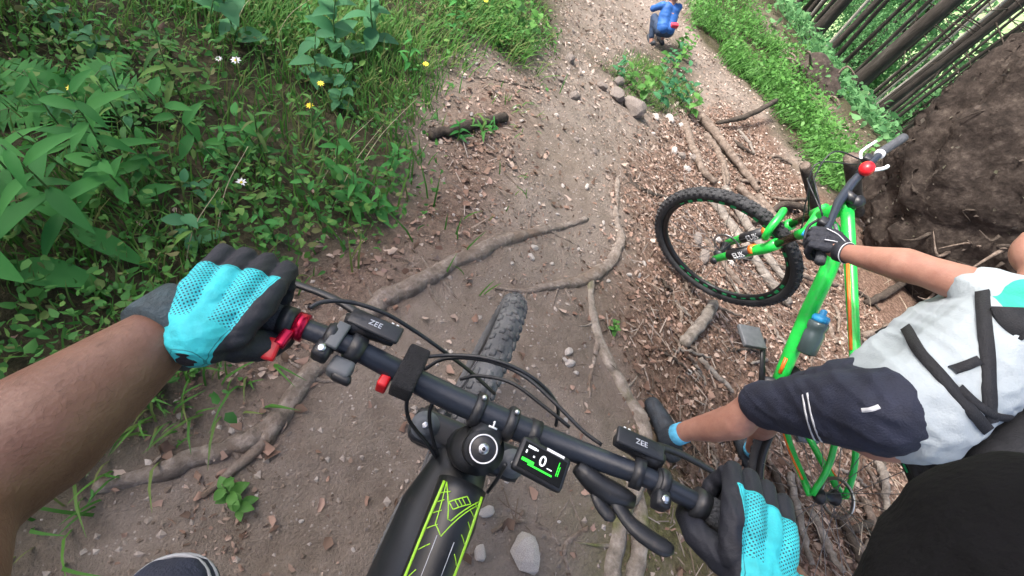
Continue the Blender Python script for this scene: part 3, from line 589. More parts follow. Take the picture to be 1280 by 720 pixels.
def leaves(name, xy, ls, tilt, mat_, seed, lift, T=LQ, Fc=LQF, wid=1., upb=1.0, jit=0.):
    r = np.random.default_rng(seed); n = len(xy); x, y = xy[:, 0], xy[:, 1]; z = h(x, y) + r.uniform(*lift, n)
    N = nrm(x, y) * upb; a, b, c = frames(n, r, tilt, N); L = r.uniform(*ls, n)[:, None, None]; W = r.uniform(.6, 1.3, n)[:, None, None] * wid; T = T[None] + jit * r.normal(0, 1, (n, len(T), 3)) * np.array([1, 1, .6])
    V = np.stack([x, y, z], 1)[:, None] + L * (a[:, None] * T[..., :1] + W * b[:, None] * T[..., 1:2] + c[:, None] * T[..., 2:] * r.uniform(-2, 2, n)[:, None, None])
    return fast(name, V, Fc, MT[mat_])
def acc_lit(x, y):
    v, l, m = masks(x, y); return np.clip(.07 + l * .9, 0, 1) * (1 - .75 * v) * (1 - .7 * m)
tag(leaves('leaf_litter', scatter(24000, (-2.2, 4.2, -1.0, 4.6), acc_lit, 5), (.010, .040), .45, 'litter', 6, (.001, .012), LIT, LITF, 1., jit=.11), 'dry brown leaf litter over the slope and trail edge', 'leaf litter', kind='stuff')
def acc_far(x, y):
    v, l, m = masks(x, y); return np.clip(1 - v, 0, 1) * .8
tag(leaves('chip_litter', scatter(6000, (1.0, 7.0, 2.4, 8.5), acc_far, 8), (.02, .05), .4, 'chips', 9, (.001, .012), LIT, LITF, .9, jit=.11), 'pale dry leaf chips scattered over the lower paths', 'leaf litter', kind='stuff')
def acc_ch(x, y):
    v, l, m = masks(x, y); return (1 - v) * np.clip((y - .9) / 1.2, 0, 1) * np.clip(.35 + .8 * vnoise(x * 2.6, y * 2.6, 19), .05, 1)
tag(leaves('leaf_chips', scatter(5200, (-.8, 3.2, .8, 5.2), acc_ch, 58), (.006, .022), .4, 'chips', 59, (.001, .008), LIT, LITF, .8, jit=.12), 'pale dry leaf chips strewn over the bare upper trail', 'leaf litter', kind='stuff')
def pebs(name, n, area, acc, sz, seed, lab, squash=.6, m='pebble'):
    xy = scatter(n, area, acc, seed); r = np.random.default_rng(seed + 1); n = len(xy)
    T = np.array([[1, 0, 0], [-1, 0, 0], [0, 1, 0], [0, -1, 0], [0, 0, 1], [0, 0, -.5]]); Fo = [(0, 2, 4), (2, 1, 4), (1, 3, 4), (3, 0, 4)]
    a, b, c = frames(n, r, .3, nrm(xy[:, 0], xy[:, 1])); s_ = (sz[0] + (sz[1] - sz[0]) * r.random(n) ** 2.5)[:, None, None]; T = T[None] * r.uniform(.6, 1.3, (n, 6, 1))
    V = np.stack([xy[:, 0], xy[:, 1], h(xy[:, 0], xy[:, 1])], 1)[:, None] + s_ * (a[:, None] * T[..., :1] + b[:, None] * T[..., 1:2] + squash * c[:, None] * T[..., 2:])
    o = fast(name, V, Fo, MT[m]); o.data.polygons.foreach_set('use_smooth', [False] * len(o.data.polygons)); return tag(o, lab, 'pebbles', kind='stuff')
def acc_tr(x, y):
    v, l, m = masks(x, y); return np.clip(1 - v - .5 * l, 0, 1) * np.clip(.35 + .6 * vnoise(x * 3, y * 3, 9), .05, 1)
pebs('pebbles', 4200, (-1.4, 3.4, -.8, 4.8), acc_tr, (.003, .013), 12, 'small loose pebbles and grit over the bare trail')
def acc_cr(x, y):
    v, l, m = masks(x, y); return np.clip(1 - v, 0, 1) * np.clip(.3 + .8 * vnoise(x * 2.2, y * 2.2, 29), .08, 1)
tag(pebs('dirt_crumbs', 9000, (-1.4, 2.4, -.8, 3.4), acc_cr, (.002, .009), 72, 'loose crumbs of dirt over the trail', .7, 'mudlump'), cat='dirt')
def acc_cl(x, y): return acc_cr(x, y) * np.clip(2.2 * vnoise(x * 4.5, y * 4.5, 53) - .3, .04, 1)
tag(leaves('trail_bits', scatter(2000, (-1.2, 1.6, -.8, 1.6), acc_cl, 75), (.006, .022), .4, 'litter', 76, (.001, .006), LIT, LITF, .7, jit=.12), 'small dry leaf and wood bits on the near trail', 'leaf litter', kind='stuff')
def acc_tw(x, y):
    v, l, m = masks(x, y); return l * (1 - v)
xy = scatter(4200, (.2, 4.2, -1.0, 4.2), acc_tw, 15); r = np.random.default_rng(16); n = len(xy)
a, b, c = frames(n, r, .25, nrm(xy[:, 0], xy[:, 1])); L = r.uniform(.02, .10, n)[:, None, None]; T = np.array([[0, -.03, 0], [0, .03, 0], [1, .02, 0], [1, -.02, 0], [.5, 0, .05]]) 
V = np.stack([xy[:, 0], xy[:, 1], h(xy[:, 0], xy[:, 1]) + r.uniform(.003, .02, n)], 1)[:, None] + L * (a[:, None] * T[None, :, :1] + b[:, None] * T[None, :, 1:2] + c[:, None] * T[None, :, 2:])
tag(fast('twig_bits', V, [(0, 1, 4), (1, 2, 4), (2, 3, 4), (3, 0, 4)], MT['needle']), 'broken twig bits strewn among the leaf litter', 'twigs', kind='stuff')
tg = ontoground([(x_, y_) for x_, y_ in zip(np.random.default_rng(3).uniform(1000, 1150, 240), np.concatenate([np.random.default_rng(4).uniform(330, 470, 140), np.random.default_rng(5).uniform(590, 720, 100)]))])
r = np.random.default_rng(6); n = len(tg); a, b, c = frames(n, r, .6, np.tile([0, 0, 1.0], (n, 1))); L = r.uniform(.06, .26, n)[:, None, None]
T = np.array([[0, -.009, 0], [0, .009, 0], [.5, -.008, .14], [.5, .008, .14], [1, -.004, .05], [1, .004, .05]]); V = (tg + np.array([0, 0, .02]) + r.normal(0, .03, (n, 3)) * [1, 1, .5])[:, None] + L * (a[:, None] * T[None, :, :1] + b[:, None] * T[None, :, 1:2] + c[:, None] * T[None, :, 2:])
tag(fast('dry_stalks', V, [(0, 1, 3, 2), (2, 3, 5, 4)], MT['drystalk']), 'tangle of dry pale stalks behind the green frame', 'dry stalks', kind='stuff')
def grass(name, n, area, acc, ln, seed, lab, mat_='grass', wd=.004):
    xy = scatter(n, area, acc, seed); r = np.random.default_rng(seed + 1); n = len(xy)
    # tufts: pull blades towards tuft centres
    x, y = xy[:, 0], xy[:, 1]; z = h(x, y)
    az = 2.2 * vnoise(x * 1.1, y * 1.1, 4) + r.normal(0, 1.0, n); L = r.uniform(*ln, n) * np.clip(.85 + .5 * vnoise(x * 1.7, y * 1.7, 6), .4, 1.4)
    d = np.stack([np.cos(az), np.sin(az), 0 * az], 1); sd_ = np.stack([-np.sin(az), np.cos(az), 0 * az], 1); be = r.uniform(.15, .95, n)
    V = []
    for t, w_ in ((0, 1), (.35, 1), (.7, .75), (1, .08)):
        c = np.stack([x, y, z], 1) + (L * (t * .25 + be * t * t * .75))[:, None] * d; c[:, 2] += L * (t - .42 * be * t * t)
        V += [c - sd_ * (wd * w_ * (.6 + L * 2))[:, None], c + sd_ * (wd * w_ * (.6 + L * 2))[:, None]]
    V = np.stack(V, 1); return tag(fast(name, V, [(0, 1, 3, 2), (2, 3, 5, 4), (4, 5, 7, 6)], MT[mat_]), lab, 'grass', kind='stuff')
def acc_vl(x, y):
    v, l, m = masks(x, y); return np.where(x < 3, v, 0) * np.clip(.5 + .8 * vnoise(x * 2.1, y * 2.1, 21), .15, 1)
grass('grass', 26000, (-4.2, 1.2, -1.0, 5.5), acc_vl, (.05, .18), 22, 'green grass growing through the plants on the bank')
def acc_vv(x, y): return sm(sdf(x, y, VERGE) - .12 + .4 * fbm(x * 2, y * 2, 4, 2), .3) * np.clip(.5 + .9 * vnoise(x * 1.3, y * 1.3, 14), .05, 1)
grass('verge_grass', 5000, (3, 8.5, 3, 11), acc_vv, (.10, .30), 25, 'bright green grass along the lower path verge', 'verge', .006)
def acc_ml(x, y): return .35 * sm(sdf(x, y, NOSE), .1) + .15 * sm(sdf(x, y, LIT_L) + .2 * vnoise(x * 4, y * 4, 8), .2) * np.clip(vnoise(x * 3, y * 3, 44), 0, 1)
grass('sparse_grass', 1500, (-1.5, 3.6, -1.0, 4.5), acc_ml, (.03, .12), 27, 'sparse short grass between roots and litter')
# leafy ground cover on the bank
LEAF2_T = np.array([[0, 0, 0], [.28, -.30, .06], [.28, 0, 0], [.28, .30, .06], [.68, -.24, .02], [.68, 0, -.05], [.68, .24, .02], [1, 0, -.22]]); LEAF2_F = [(0, 1, 2, 2), (0, 2, 3, 3), (1, 4, 5, 2), (2, 5, 6, 3), (4, 7, 5, 5), (5, 7, 6, 6)]
TRI2 = [(0, 1, 2), (0, 2, 3), (1, 4, 5), (1, 5, 2), (2, 5, 6), (2, 6, 3), (4, 7, 5), (5, 7, 6)]
def acc_cv(x, y):
    v, l, m = masks(x, y); return np.where(x < 3, v, 0) * np.clip(.45 + 1.1 * vnoise(x * 1.9, y * 1.9, 31), .12, 1)
tag(leaves('ground_cover', scatter(19000, (-4.2, 1.2, -1.0, 5.5), acc_cv, 33), (.012, .042), .55, 'cover', 34, (.01, .17), LEAF2_T, TRI2, .9), 'low leafy ground cover on the shady bank', 'ground cover', kind='stuff')
tag(leaves('verge_plants', scatter(5200, (2.6, 9, 2.6, 12), acc_vv, 36), (.03, .085), .6, 'verge', 37, (.02, .38), LEAF2_T, TRI2, .9), 'bright leafy plants along the lower path verge', 'ground cover', kind='stuff')
def acc_fs(x, y): return np.clip((np.asarray(x) - 6.2) / .8, 0, 1) * np.clip(.35 + .9 * vnoise(x * .35, y * .35, 41), 0, 1)
tag(leaves('forest_floor_plants', scatter(17000, (6.4, 13, 2, 26), acc_fs, 46), (.05, .17), .6, 'under', 47, (.02, .35), LEAF2_T, TRI2, .9), 'pale green low growth covering the forest floor downhill', 'ground cover', kind='stuff')

# ------------------------------------------------------------------ single plants
def leaf_mesh(name, L, W, mat_, curl=.25, seg=5):
    V = []; Fc = []
    for i in range(seg + 1):
        t = i / seg; w_ = W * math.sin(math.pi * min(1, t * .92 + .06)) ** .8 * (1 - .35 * t); z = .06 * L * math.sin(t * 2.4) - curl * L * t * t
        V += [(t * L, -w_, z + .35 * w_), (t * L, 0, z), (t * L, w_, z + .35 * w_)]
    for i in range(seg):
        for j in range(2): a = i * 3 + j; Fc.append((a, a + 1, a + 4, a + 3))
    me = bpy.data.meshes.new(name); me.from_pydata(V, [], Fc); me.materials.append(MT[mat_]); me.polygons.foreach_set('use_smooth', [True] * len(Fc)); return me
LM = [leaf_mesh('leaf', 1, .16, 'herb'), leaf_mesh('leaf', 1, .24, 'herb', .15), leaf_mesh('leaf', 1, .33, 'herbblue', .2), leaf_mesh('leaf', 1, .40, 'verge', .2), leaf_mesh('leaf', 1, .13, 'cover', .4)]
def plant(pos, ht, nl, ll, kind, label, grp, lean=(0, 0), whorl=False, bare=.12):
    o = thing('leafy_plant', label, 'plant', m4(np.eye(3), [pos[0], pos[1], float(h(pos[0], pos[1])) - .01]), grp)
    top = np.array([lean[0], lean[1], ht]); pts = spline([[0, 0, 0], top * .5 + rng.normal(0, .012, 3), top], 8)
    MB().tube(pts, np.linspace(.0045, .0018, 8), 6).build('stem', MT['stem'], o)
    for i in range(nl):
        t = bare + (1 - bare) * (i + .5) / nl; k = t * 7; j = min(6, int(k)); p = pts[j] + (pts[j + 1] - pts[j]) * (k - j)
        az = i * 2.4 + rng.uniform(-.5, .5); l = ll * (1.05 - .45 * t) * rng.uniform(.75, 1.2)
        c = bpy.data.objects.new('leaf', LM[kind]); C.objects.link(c); c.parent = o; c.location = p
        c.rotation_euler = (rng.uniform(-.3, .3), rng.uniform(-.55, .15), az); c.scale = (l, l, l)
    return o
GP = 'leafy plants on the shady bank'
for px, py, ht, nl, ll, kind, lean, lab in [
    (95, 300, .42, 11, .20, 0, (.05, .03), 'tall nettle-like plant with long leaves beside the fern'), (150, 235, .40, 12, .17, 0, (.04, .05), 'bright broad-leaved plant right of the yellow flower by the fern'),
    (30, 345, .35, 10, .20, 1, (-.05, .02), 'large-leaved plant low on the left bank above the forearm'), (40, 250, .40, 9, .18, 0, (.0, .05), 'long-leaved plant under the fern'),
    (440, 265, .22, 10, .11, 0, (.02, .03), 'bright small plant at the trail edge above the left brake lever'), (470, 270, .18, 8, .09, 1, (.02, .0), 'short plant at the trail edge above the handlebar'),
    (425, 75, .42, 12, .15, 2, (.03, .04), 'bluish broad-leaved bush at the back of the bank'), (470, 60, .45, 12, .15, 2, (.0, .03), 'bluish leafy bush behind the bank near the trail'),
    (400, 110, .30, 9, .13, 2, (.02, .03), 'bluish plant above the yellow flower on the bank'), (510, 95, .24, 8, .10, 0, (.02, .02), 'small green plant beside the bare patch of litter'),
    (230, 130, .35, 10, .13, 4, (.03, .0), 'narrow-leaved plant in the dark middle of the bank'), (300, 60, .45, 11, .15, 2, (.0, .0), 'broad bluish plant high on the shaded bank'),
    (660, 60, .28, 11, .09, 3, (.02, .02), 'bright leafy clump at the corner of the upper trail'), (640, 40, .30, 11, .10, 3, (.0, .04), 'bright leafy clump above the upper trail corner'),
    (565, 45, .30, 10, .10, 0, (.0, .03), 'green plant behind the bare patch on the upper bank'), (330, 200, .25, 9, .10, 4, (.02, .02), 'small narrow-leaved plant near the white flowers'), (285, 612, .10, 9, .05, 3, (.01, .01), 'small round-leaved seedling in the dirt below the root fork'), (302, 625, .08, 8, .05, 3, (.01, .0), 'low seedling in the dirt right of the root fork'),
    (763, 410, .08, 10, .035, 3, (.0, .01), 'tiny green sprig growing from the root right of the tyre'), (600, 168, .12, 9, .08, 4, (.01, .01), 'small tuft plant on the right end of the rotten log'), (572, 176, .12, 9, .08, 0, (.0, .02), 'small green plant on the left end of the rotten log'), (588, 162, .10, 9, .07, 4, (.01, .02), 'small tuft plant in the middle of the rotten log'), (612, 162, .09, 8, .06, 0, (.01, .0), 'tiny leafy sprout between the tufts on the rotten log'),
    ]:
    q = ontoground([(px, py)])[0]; plant(q, ht, nl, ll, kind, lab, GP, lean)
r3 = np.random.default_rng(91)
for px, py in zip(r3.uniform(-60, 520, 46), r3.uniform(-40, 330, 46)):
    q = ontoground([(px, py)])[0]; v = masks(q[:1], q[1:2])[0][0]
    if v < .7: continue
    plant(q, r3.uniform(.15, .4), int(r3.integers(6, 10)), r3.uniform(.05, .11), int(r3.choice([0, 1, 2, 4])), 'leafy green plant in the thick growth on the bank', 'plants in the thick growth on the bank', r3.normal(0, .04, 2))
for px, py, ht, nl, ll in [(800, 120, .35, 11, .11), (822, 132, .40, 12, .12), (838, 118, .42, 12, .11), (815, 100, .35, 10, .11), (835, 90, .40, 10, .11), (850, 130, .35, 10, .12), (785, 105, .22, 8, .10), (845, 65, .45, 12, .11), (770, 95, .2, 7, .09), (860, 145, .3, 8, .12), (842, 82, .38, 11, .10), (826, 92, .34, 10, .10), (852, 74, .40, 11, .10)]:
    q = ontoground([(px, py)])[0]; plant(q, ht, nl, ll, 2 if px % 4 == 2 else 3, 'leafy plant on the little rise beside the person crouching in blue', 'plants on the rise between the two paths', r3.normal(0, .04, 2))
# fern
def fern(px, py, n, L, label):
    q = ontoground([(px, py)])[0]; o = thing('fern', label, 'fern', m4(np.eye(3), q - np.array([0, 0, .01])))
    for i in range(n):
        az = i * 6.28 / n + rng.uniform(-.3, .3); d = np.array([math.cos(az), math.sin(az), 0]); s_ = np.array([-d[1], d[0], 0]); l = L * rng.uniform(.75, 1.1); mb = MB()
        pts = np.array([d * l * (t * .55 + .45 * t * t) + np.array([0, 0, l * (.95 * t - .7 * t * t)]) for t in np.linspace(0, 1, 15)]); mb.tube(pts, np.linspace(.003, .001, 15), 5)
        for k in range(2, 15):
            wl = .34 * l * math.sin(math.pi * (k / 15) ** .75) + .01; tg = pts[k] - pts[k - 1]; tg /= np.linalg.norm(tg)
            for sg in (-1, 1):
                e = pts[k] + s_ * sg * wl + tg * wl * .35 - np.array([0, 0, wl * .15]); mb.add([pts[k] - tg * .010, pts[k] + tg * .010, (pts[k] + e) / 2 + tg * .014, e, (pts[k] + e) / 2 - tg * .011], [(0, 1, 2, 4), (4, 2, 3)], 1)
        mb.build('frond', [MT['stem'], MT['herb']], o, True)
fern(105, 140, 5, .33, 'green fern with feathery fronds on the bank')
# flowers
def flower(px, py, c, r_, label, grp, ht=.16):
    q = ontoground([(px, py)])[0]; o = thing('wild_flower', label, 'flower', m4(np.eye(3), q), grp); top = np.array([rng.normal(0, .02), rng.normal(0, .02), ht])
    MB().tube(spline([[0, 0, 0], top * .5 + rng.normal(0, .01, 3), top], 6), .0016, 5).build('stem', MT['stem'], o)
    for i in range(8):
        a = i * math.pi / 4; d = np.array([math.cos(a), math.sin(a), 0]); s_ = np.array([-d[1], d[0], 0])
        MB().add([top, top + d * r_ * .5 + s_ * r_ * .22 + [0, 0, .004], top + d * r_ + [0, 0, .002], top + d * r_ * .5 - s_ * r_ * .22 + [0, 0, .004]], [(0, 1, 2, 3)]).build('petal', MT[c], o)
    MB().ball(top, r_ * .28, 8, 5).build('flower_head', MT['yellow'], o)
for x, y, lab in [(108, 150, 'yellow flower between the fern and the bright plant'), (385, 168, 'yellow flower on the bank near the dark hollow'), (414, 142, 'small yellow flower beside the bluish plant'), (521, 106, 'yellow flower by the litter patch near the trail'), (395, 20, 'yellow flower at the top of the bank'), (560, 20, 'yellow flower behind the upper bank'), (600, 30, 'yellow flower near the upper trail corner'), (660, 8, 'yellow flower at the grassy trail corner')]:
    flower(x, y, 'yellow', .017, lab, 'yellow wild flowers')
flower(313, 246, 'white', .020, 'white flower low on the bank above the glove', 'white wild flowers', .06); flower(305, 98, 'white', .024, 'white flower in the dark hollow of the bank', 'white wild flowers', .08); flower(283, 88, 'white', .016, 'small white flower beside the hollow of the bank', 'white wild flowers', .06)
# long dry grass stems
for a, b in [((440, 225), (520, 165)), ((415, 262), (480, 200)), ((270, 300), (330, 230)), ((230, 345), (300, 280)), ((290, 50), (345, 32)), ((340, 60), (400, 45)), ((395, 240), (470, 190))]:
    q = ontoground([a])[0]; e = ontoground([b])[0] + np.array([0, 0, .22])
    tag(MB().tube(spline([q, .55 * q + .45 * e + np.array([0, 0, .05]), e], 9), np.linspace(.0022, .0008, 9), 5).build('grass_stalk', MT['drystem']), 'long pale grass stalk arching over the bank', 'grass stalk', 'long pale grass stalks')

# ------------------------------------------------------------------ trees
def crown_mesh(seed, n, r0, h0, h1, ls, mat_, cone=True):
    r = np.random.default_rng(seed); t = r.random(n); z = h0 + (h1 - h0) * t
    rad = r0 * (1 - t * .9 if cone else np.sqrt(np.clip(1 - (2 * t - 1) ** 2, .02, 1))) * np.sqrt(r.random(n)) ; az = r.uniform(0, 6.28, n)
    # gather leaves on boughs
    nb = 46; bz = r.random(nb); ba = r.uniform(0, 6.28, nb); k = r.integers(0, nb, n); t = np.clip(bz[k] + r.normal(0, .035, n), 0, 1); rr = np.sqrt(r.random(n)); z = h0 + (h1 - h0) * t - (rr * r0 * .35 if cone else 0)
    env = (1 - t * .9) if cone else np.sqrt(np.clip(1 - (2 * t - 1) ** 2, .05, 1)); rad = r0 * env * rr; az = ba[k] + r.normal(0, .22, n) / np.maximum(rr, .3)
    p = np.stack([rad * np.cos(az), rad * np.sin(az), z + r.normal(0, .1, n)], 1)
    a, b, c = frames(n, r, .8, np.tile([0, 0, 1.0], (n, 1))); L = r.uniform(*ls, n)[:, None, None]
    V = p[:, None] + L * (a[:, None] * LQ[None, :, :1] + b[:, None] * LQ[None, :, 1:2] + c[:, None] * LQ[None, :, 2:])
    o = fast('crown', V, LQF, MT[mat_]); me = o.data; bpy.data.objects.remove(o); return me
CROWN = [crown_mesh(101 + i, 1500, 1.8, 13 + i, 22 + i, (.20, .5), 'spruce') for i in range(2)]; CROWN2 = crown_mesh(131, 3600, 2.4, 6.5, 19, (.20, .5), 'spruce')
def tree(px, py, wpx, d, label, pale=False, lean=(0, 0), i=0, xy=None, crown=True):
    q = P(px, py, d) if xy is None else np.array([*xy, 0]); g = float(h(q[0], q[1])); r = wpx * .5 * d / F * .62
    o = thing('spruce_tree', label, 'tree', m4(np.eye(3), [q[0], q[1], g - .1]), 'tall trees of the downhill forest' if xy is None else 'unseen spruces added for shade around the rider')
    z = np.concatenate([np.linspace(0, 1, 6), np.linspace(1.5, 22, 24)]); pts = np.stack([lean[0] * z + .04 * vnoise(z * .3, z * 0 + i, 7), lean[1] * z + .04 * vnoise(z * .3, z * 0 + i + 9, 8), z], 1)
    rr = r * (1.12 - .042 * z) * (1 + .8 * np.exp(-z * 2.2)); MB().tube(pts, np.maximum(rr, .02), 14, lump=.04, seed=i).build('trunk', MT['barkpale' if pale else 'bark'], o)
    for k in range(9):
        zz = rng.uniform(2.5, 8); a = rng.uniform(0, 6.28); dd = np.array([math.cos(a), math.sin(a), rng.uniform(-.35, .1)]); p0 = np.array([lean[0] * zz, lean[1] * zz, zz]); l = rng.uniform(.4, 1.3)
        MB().tube(np.stack([p0, p0 + dd * l * .5, p0 + dd * l + [0, 0, -.08]]), [.016, .011, .004], 5).build('dead_branch', MT['stickdark'], o)
    if crown and (i % 2 == 0 or xy is not None):
        c = bpy.data.objects.new('crown', CROWN[i % 2] if xy is None else CROWN2); C.objects.link(c); c.parent = o; c.rotation_euler[2] = i * 1.7
    return o
TL = [(927, 10, 5, 13, True), (943, 10, 13, 11, False), (977, 28, 9, 14, False), (993, 36, 8, 15, False), (1016, 46, 18, 10.5, False), (1040, 50, 6, 17, True), (1052, 46, 12, 13, False), (1064, 52, 8, 15, False),
      (1108, 68, 26, 9.5, False), (1096, 90, 5, 18, True), (1120, 98, 6, 17, False), (1112, 128, 13, 11, False), (1098, 150, 8, 13, False), (1134, 92, 6, 18, True), (1192, 56, 12, 12, False), (1235, 28, 15, 11, False), (960, 4, 7, 18, False), (1080, 20, 6, 21, False), (1150, 20, 7, 20, False), (1215, 90, 7, 17, False), (1180, 10, 6, 22, False), (1165, 120, 6, 20, False), (1262, 70, 9, 15, False), (1005, 10, 6, 20, False), (1030, 14, 7, 19, False), (1125, 40, 6, 19, True), (1070, 90, 7, 16, False), (1140, 130, 7, 15, False), (1200, 110, 8, 14, False), (1245, 95, 6, 19, False)] + [(float(np.random.default_rng(900 + k).uniform(925, 1275)), float(np.random.default_rng(950 + k).uniform(0, 150)), float(np.random.default_rng(970 + k).uniform(5, 9)), float(np.random.default_rng(990 + k).uniform(13, 26)), k % 7 == 0) for k in range(26)]
TLAB = {0: 'pale slender trunk at the bright edge of the forest', 1: 'dark trunk beside the pale slender one at the forest edge', 4: 'straight dark trunk rising behind the uprooted stump', 8: 'thickest dark spruce trunk beyond the far verge', 11: 'dark trunk rising behind the black handlebar end'}
for i, (px, py, wd, d, pale) in enumerate(TL):
    tree(px, py, wd, d, TLAB.get(i, 'pale thin trunk among the dark spruces downhill' if pale else 'slender dark spruce trunk in the downhill forest'), pale, (rng.normal(0, .012), rng.normal(0, .012)), i)
for i, (x, y) in enumerate([(-7.4, 4.4), (-5.0, 1.6), (-5.6, -.8), (-3.2, -3.0), (4.8, -3.2)]):  # trees out of view, added so their crowns shade the near trail and bank
    tree(0, 0, 30, 8, 'unseen spruce added to shade the near trail', False, (0, 0), i + 30, (x, y))
BUSH = [crown_mesh(201 + i, 1100, 1.3, .5, 3.0, (.07, .19), 'under', False) for i in range(3)]
r4 = np.random.default_rng(17); nb = 0
while nb < 34:
    px, py, d = r4.uniform(880, 1300), r4.uniform(-40, 230), r4.uniform(16, 36); q = P(px, py, d)
    if q[0] < 13: continue
    g = float(h(q[0], q[1])); o = thing('young_tree', 'pale green young broadleaf tree between the spruce trunks', 'tree', m4(np.eye(3), [q[0], q[1], g]), 'young trees between the spruces')
    s_ = r4.uniform(.7, 1.7); o.scale = (s_, s_, s_ * r4.uniform(.9, 1.5)); o.rotation_euler[2] = r4.uniform(0, 6.3)
    MB().tube([[0, 0, -.1], [.04, .02, 1.2], [.02, .06, 2.6]], [.035, .025, .01], 7).build('trunk', MT['stick'], o)
    c = bpy.data.objects.new('crown', BUSH[nb % 3]); C.objects.link(c); c.parent = o; nb += 1

# ------------------------------------------------------------------ bike materials
BM = dict(
    black=mat('satin_black', (.016, .018, .022), .42, .2, 30, .05, 200, dirt=.16), gloss=mat('gloss_black', (.010, .012, .015), .42, .2, 20, dirt=.14),
    bar=mat('matt_black_bar', (.018, .024, .036), .38, .15, 25, .06, 260, dirt=.08), rubber=mat('tyre_rubber', (.030, .031, .034), .85, .35, 18, .3, 140), grip=mat('grip_rubber', (.055, .06, .07), .8, .2, 60, .5, 300),
    dust=mat('dusty_rubber', (.075, .080, .088), .9, .3, 12, .4, 120, c2=(.13, .135, .14)), alu=mat('bare_metal', (.62, .63, .65), .3, .1, 40, metal=1), grey=mat('grey_plastic', (.10, .11, .12), .5, .2, 40),
    lime=mat('lime_paint', (.30, .62, .03), .4, .12, 30), green=mat('neon_green_paint', (.012, .50, .06), .36, .22, 14, coat=.3, dirt=.55), orange=mat('orange_paint', (.72, .16, .02), .4, .1, 20), white=mat('white_print', (.75, .77, .8), .5, .05, 30), silverprint=mat('silver_print', (.42, .45, .5), .4, .05, 30),
    red=mat('red_plastic', (.60, .012, .02), .35, .1, 30), redmetal=mat('red_anodised', (.50, .01, .05), .25, .1, 30, metal=.7), stan=mat('brown_stanchion', (.05, .035, .025), .15, .1, 10, metal=.6), velcro=mat('velcro_strap', (.014, .014, .017), .95, .3, 120, .6, 500),
    bottle=mat('smoky_bottle', (.05, .075, .08), .25, .3, 12), bluecap=mat('blue_cap', (.03, .30, .62), .4, .1, 30), screen=mat('screen_glass', (.004, .005, .006), .55, .1, 10, spec=.15), sgreen=emit('screen_green', (.02, .8, .03), .7), swhite=emit('screen_white', (.8, .85, .9), .7), rimg=mat('green_rim_print', (.012, .30, .10), .45, .1, 30), rim=mat('black_rim', (.012, .013, .015), .4, .2, 20), spoke=mat('black_spoke', (.10, .10, .105), .35, .1, 30))
SK = np.array([0, -.391, .92]); SK /= np.linalg.norm(SK); SA = np.array([0, .922, .84])      # steering axis
def textmesh(s, size, ex=.0008):
    cu = bpy.data.curves.new('t', 'FONT'); cu.body = s; cu.size = size; cu.align_x = 'CENTER'; cu.align_y = 'CENTER'; cu.extrude = ex; o = bpy.data.objects.new('t', cu); C.objects.link(o)
    dg = bpy.context.evaluated_depsgraph_get(); me = bpy.data.meshes.new_from_object(o.evaluated_get(dg)); bpy.data.objects.remove(o); bpy.data.curves.remove(cu); return me
def lettering(name, s, size, o_, xdir, nrm_, m, parent, xf=None):
    me = textmesh(s, size); x = np.asarray(xdir, float); x /= np.linalg.norm(x); z = np.asarray(nrm_, float); z -= x * (z @ x); z /= np.linalg.norm(z); y = np.cross(z, x)
    M = m4(np.stack([x, y, z], 1), o_)
    if xf is not None: M = xf @ M
    me.transform(Matrix(M.tolist())); me.materials.clear(); return link(name, me, BM[m], parent, False)
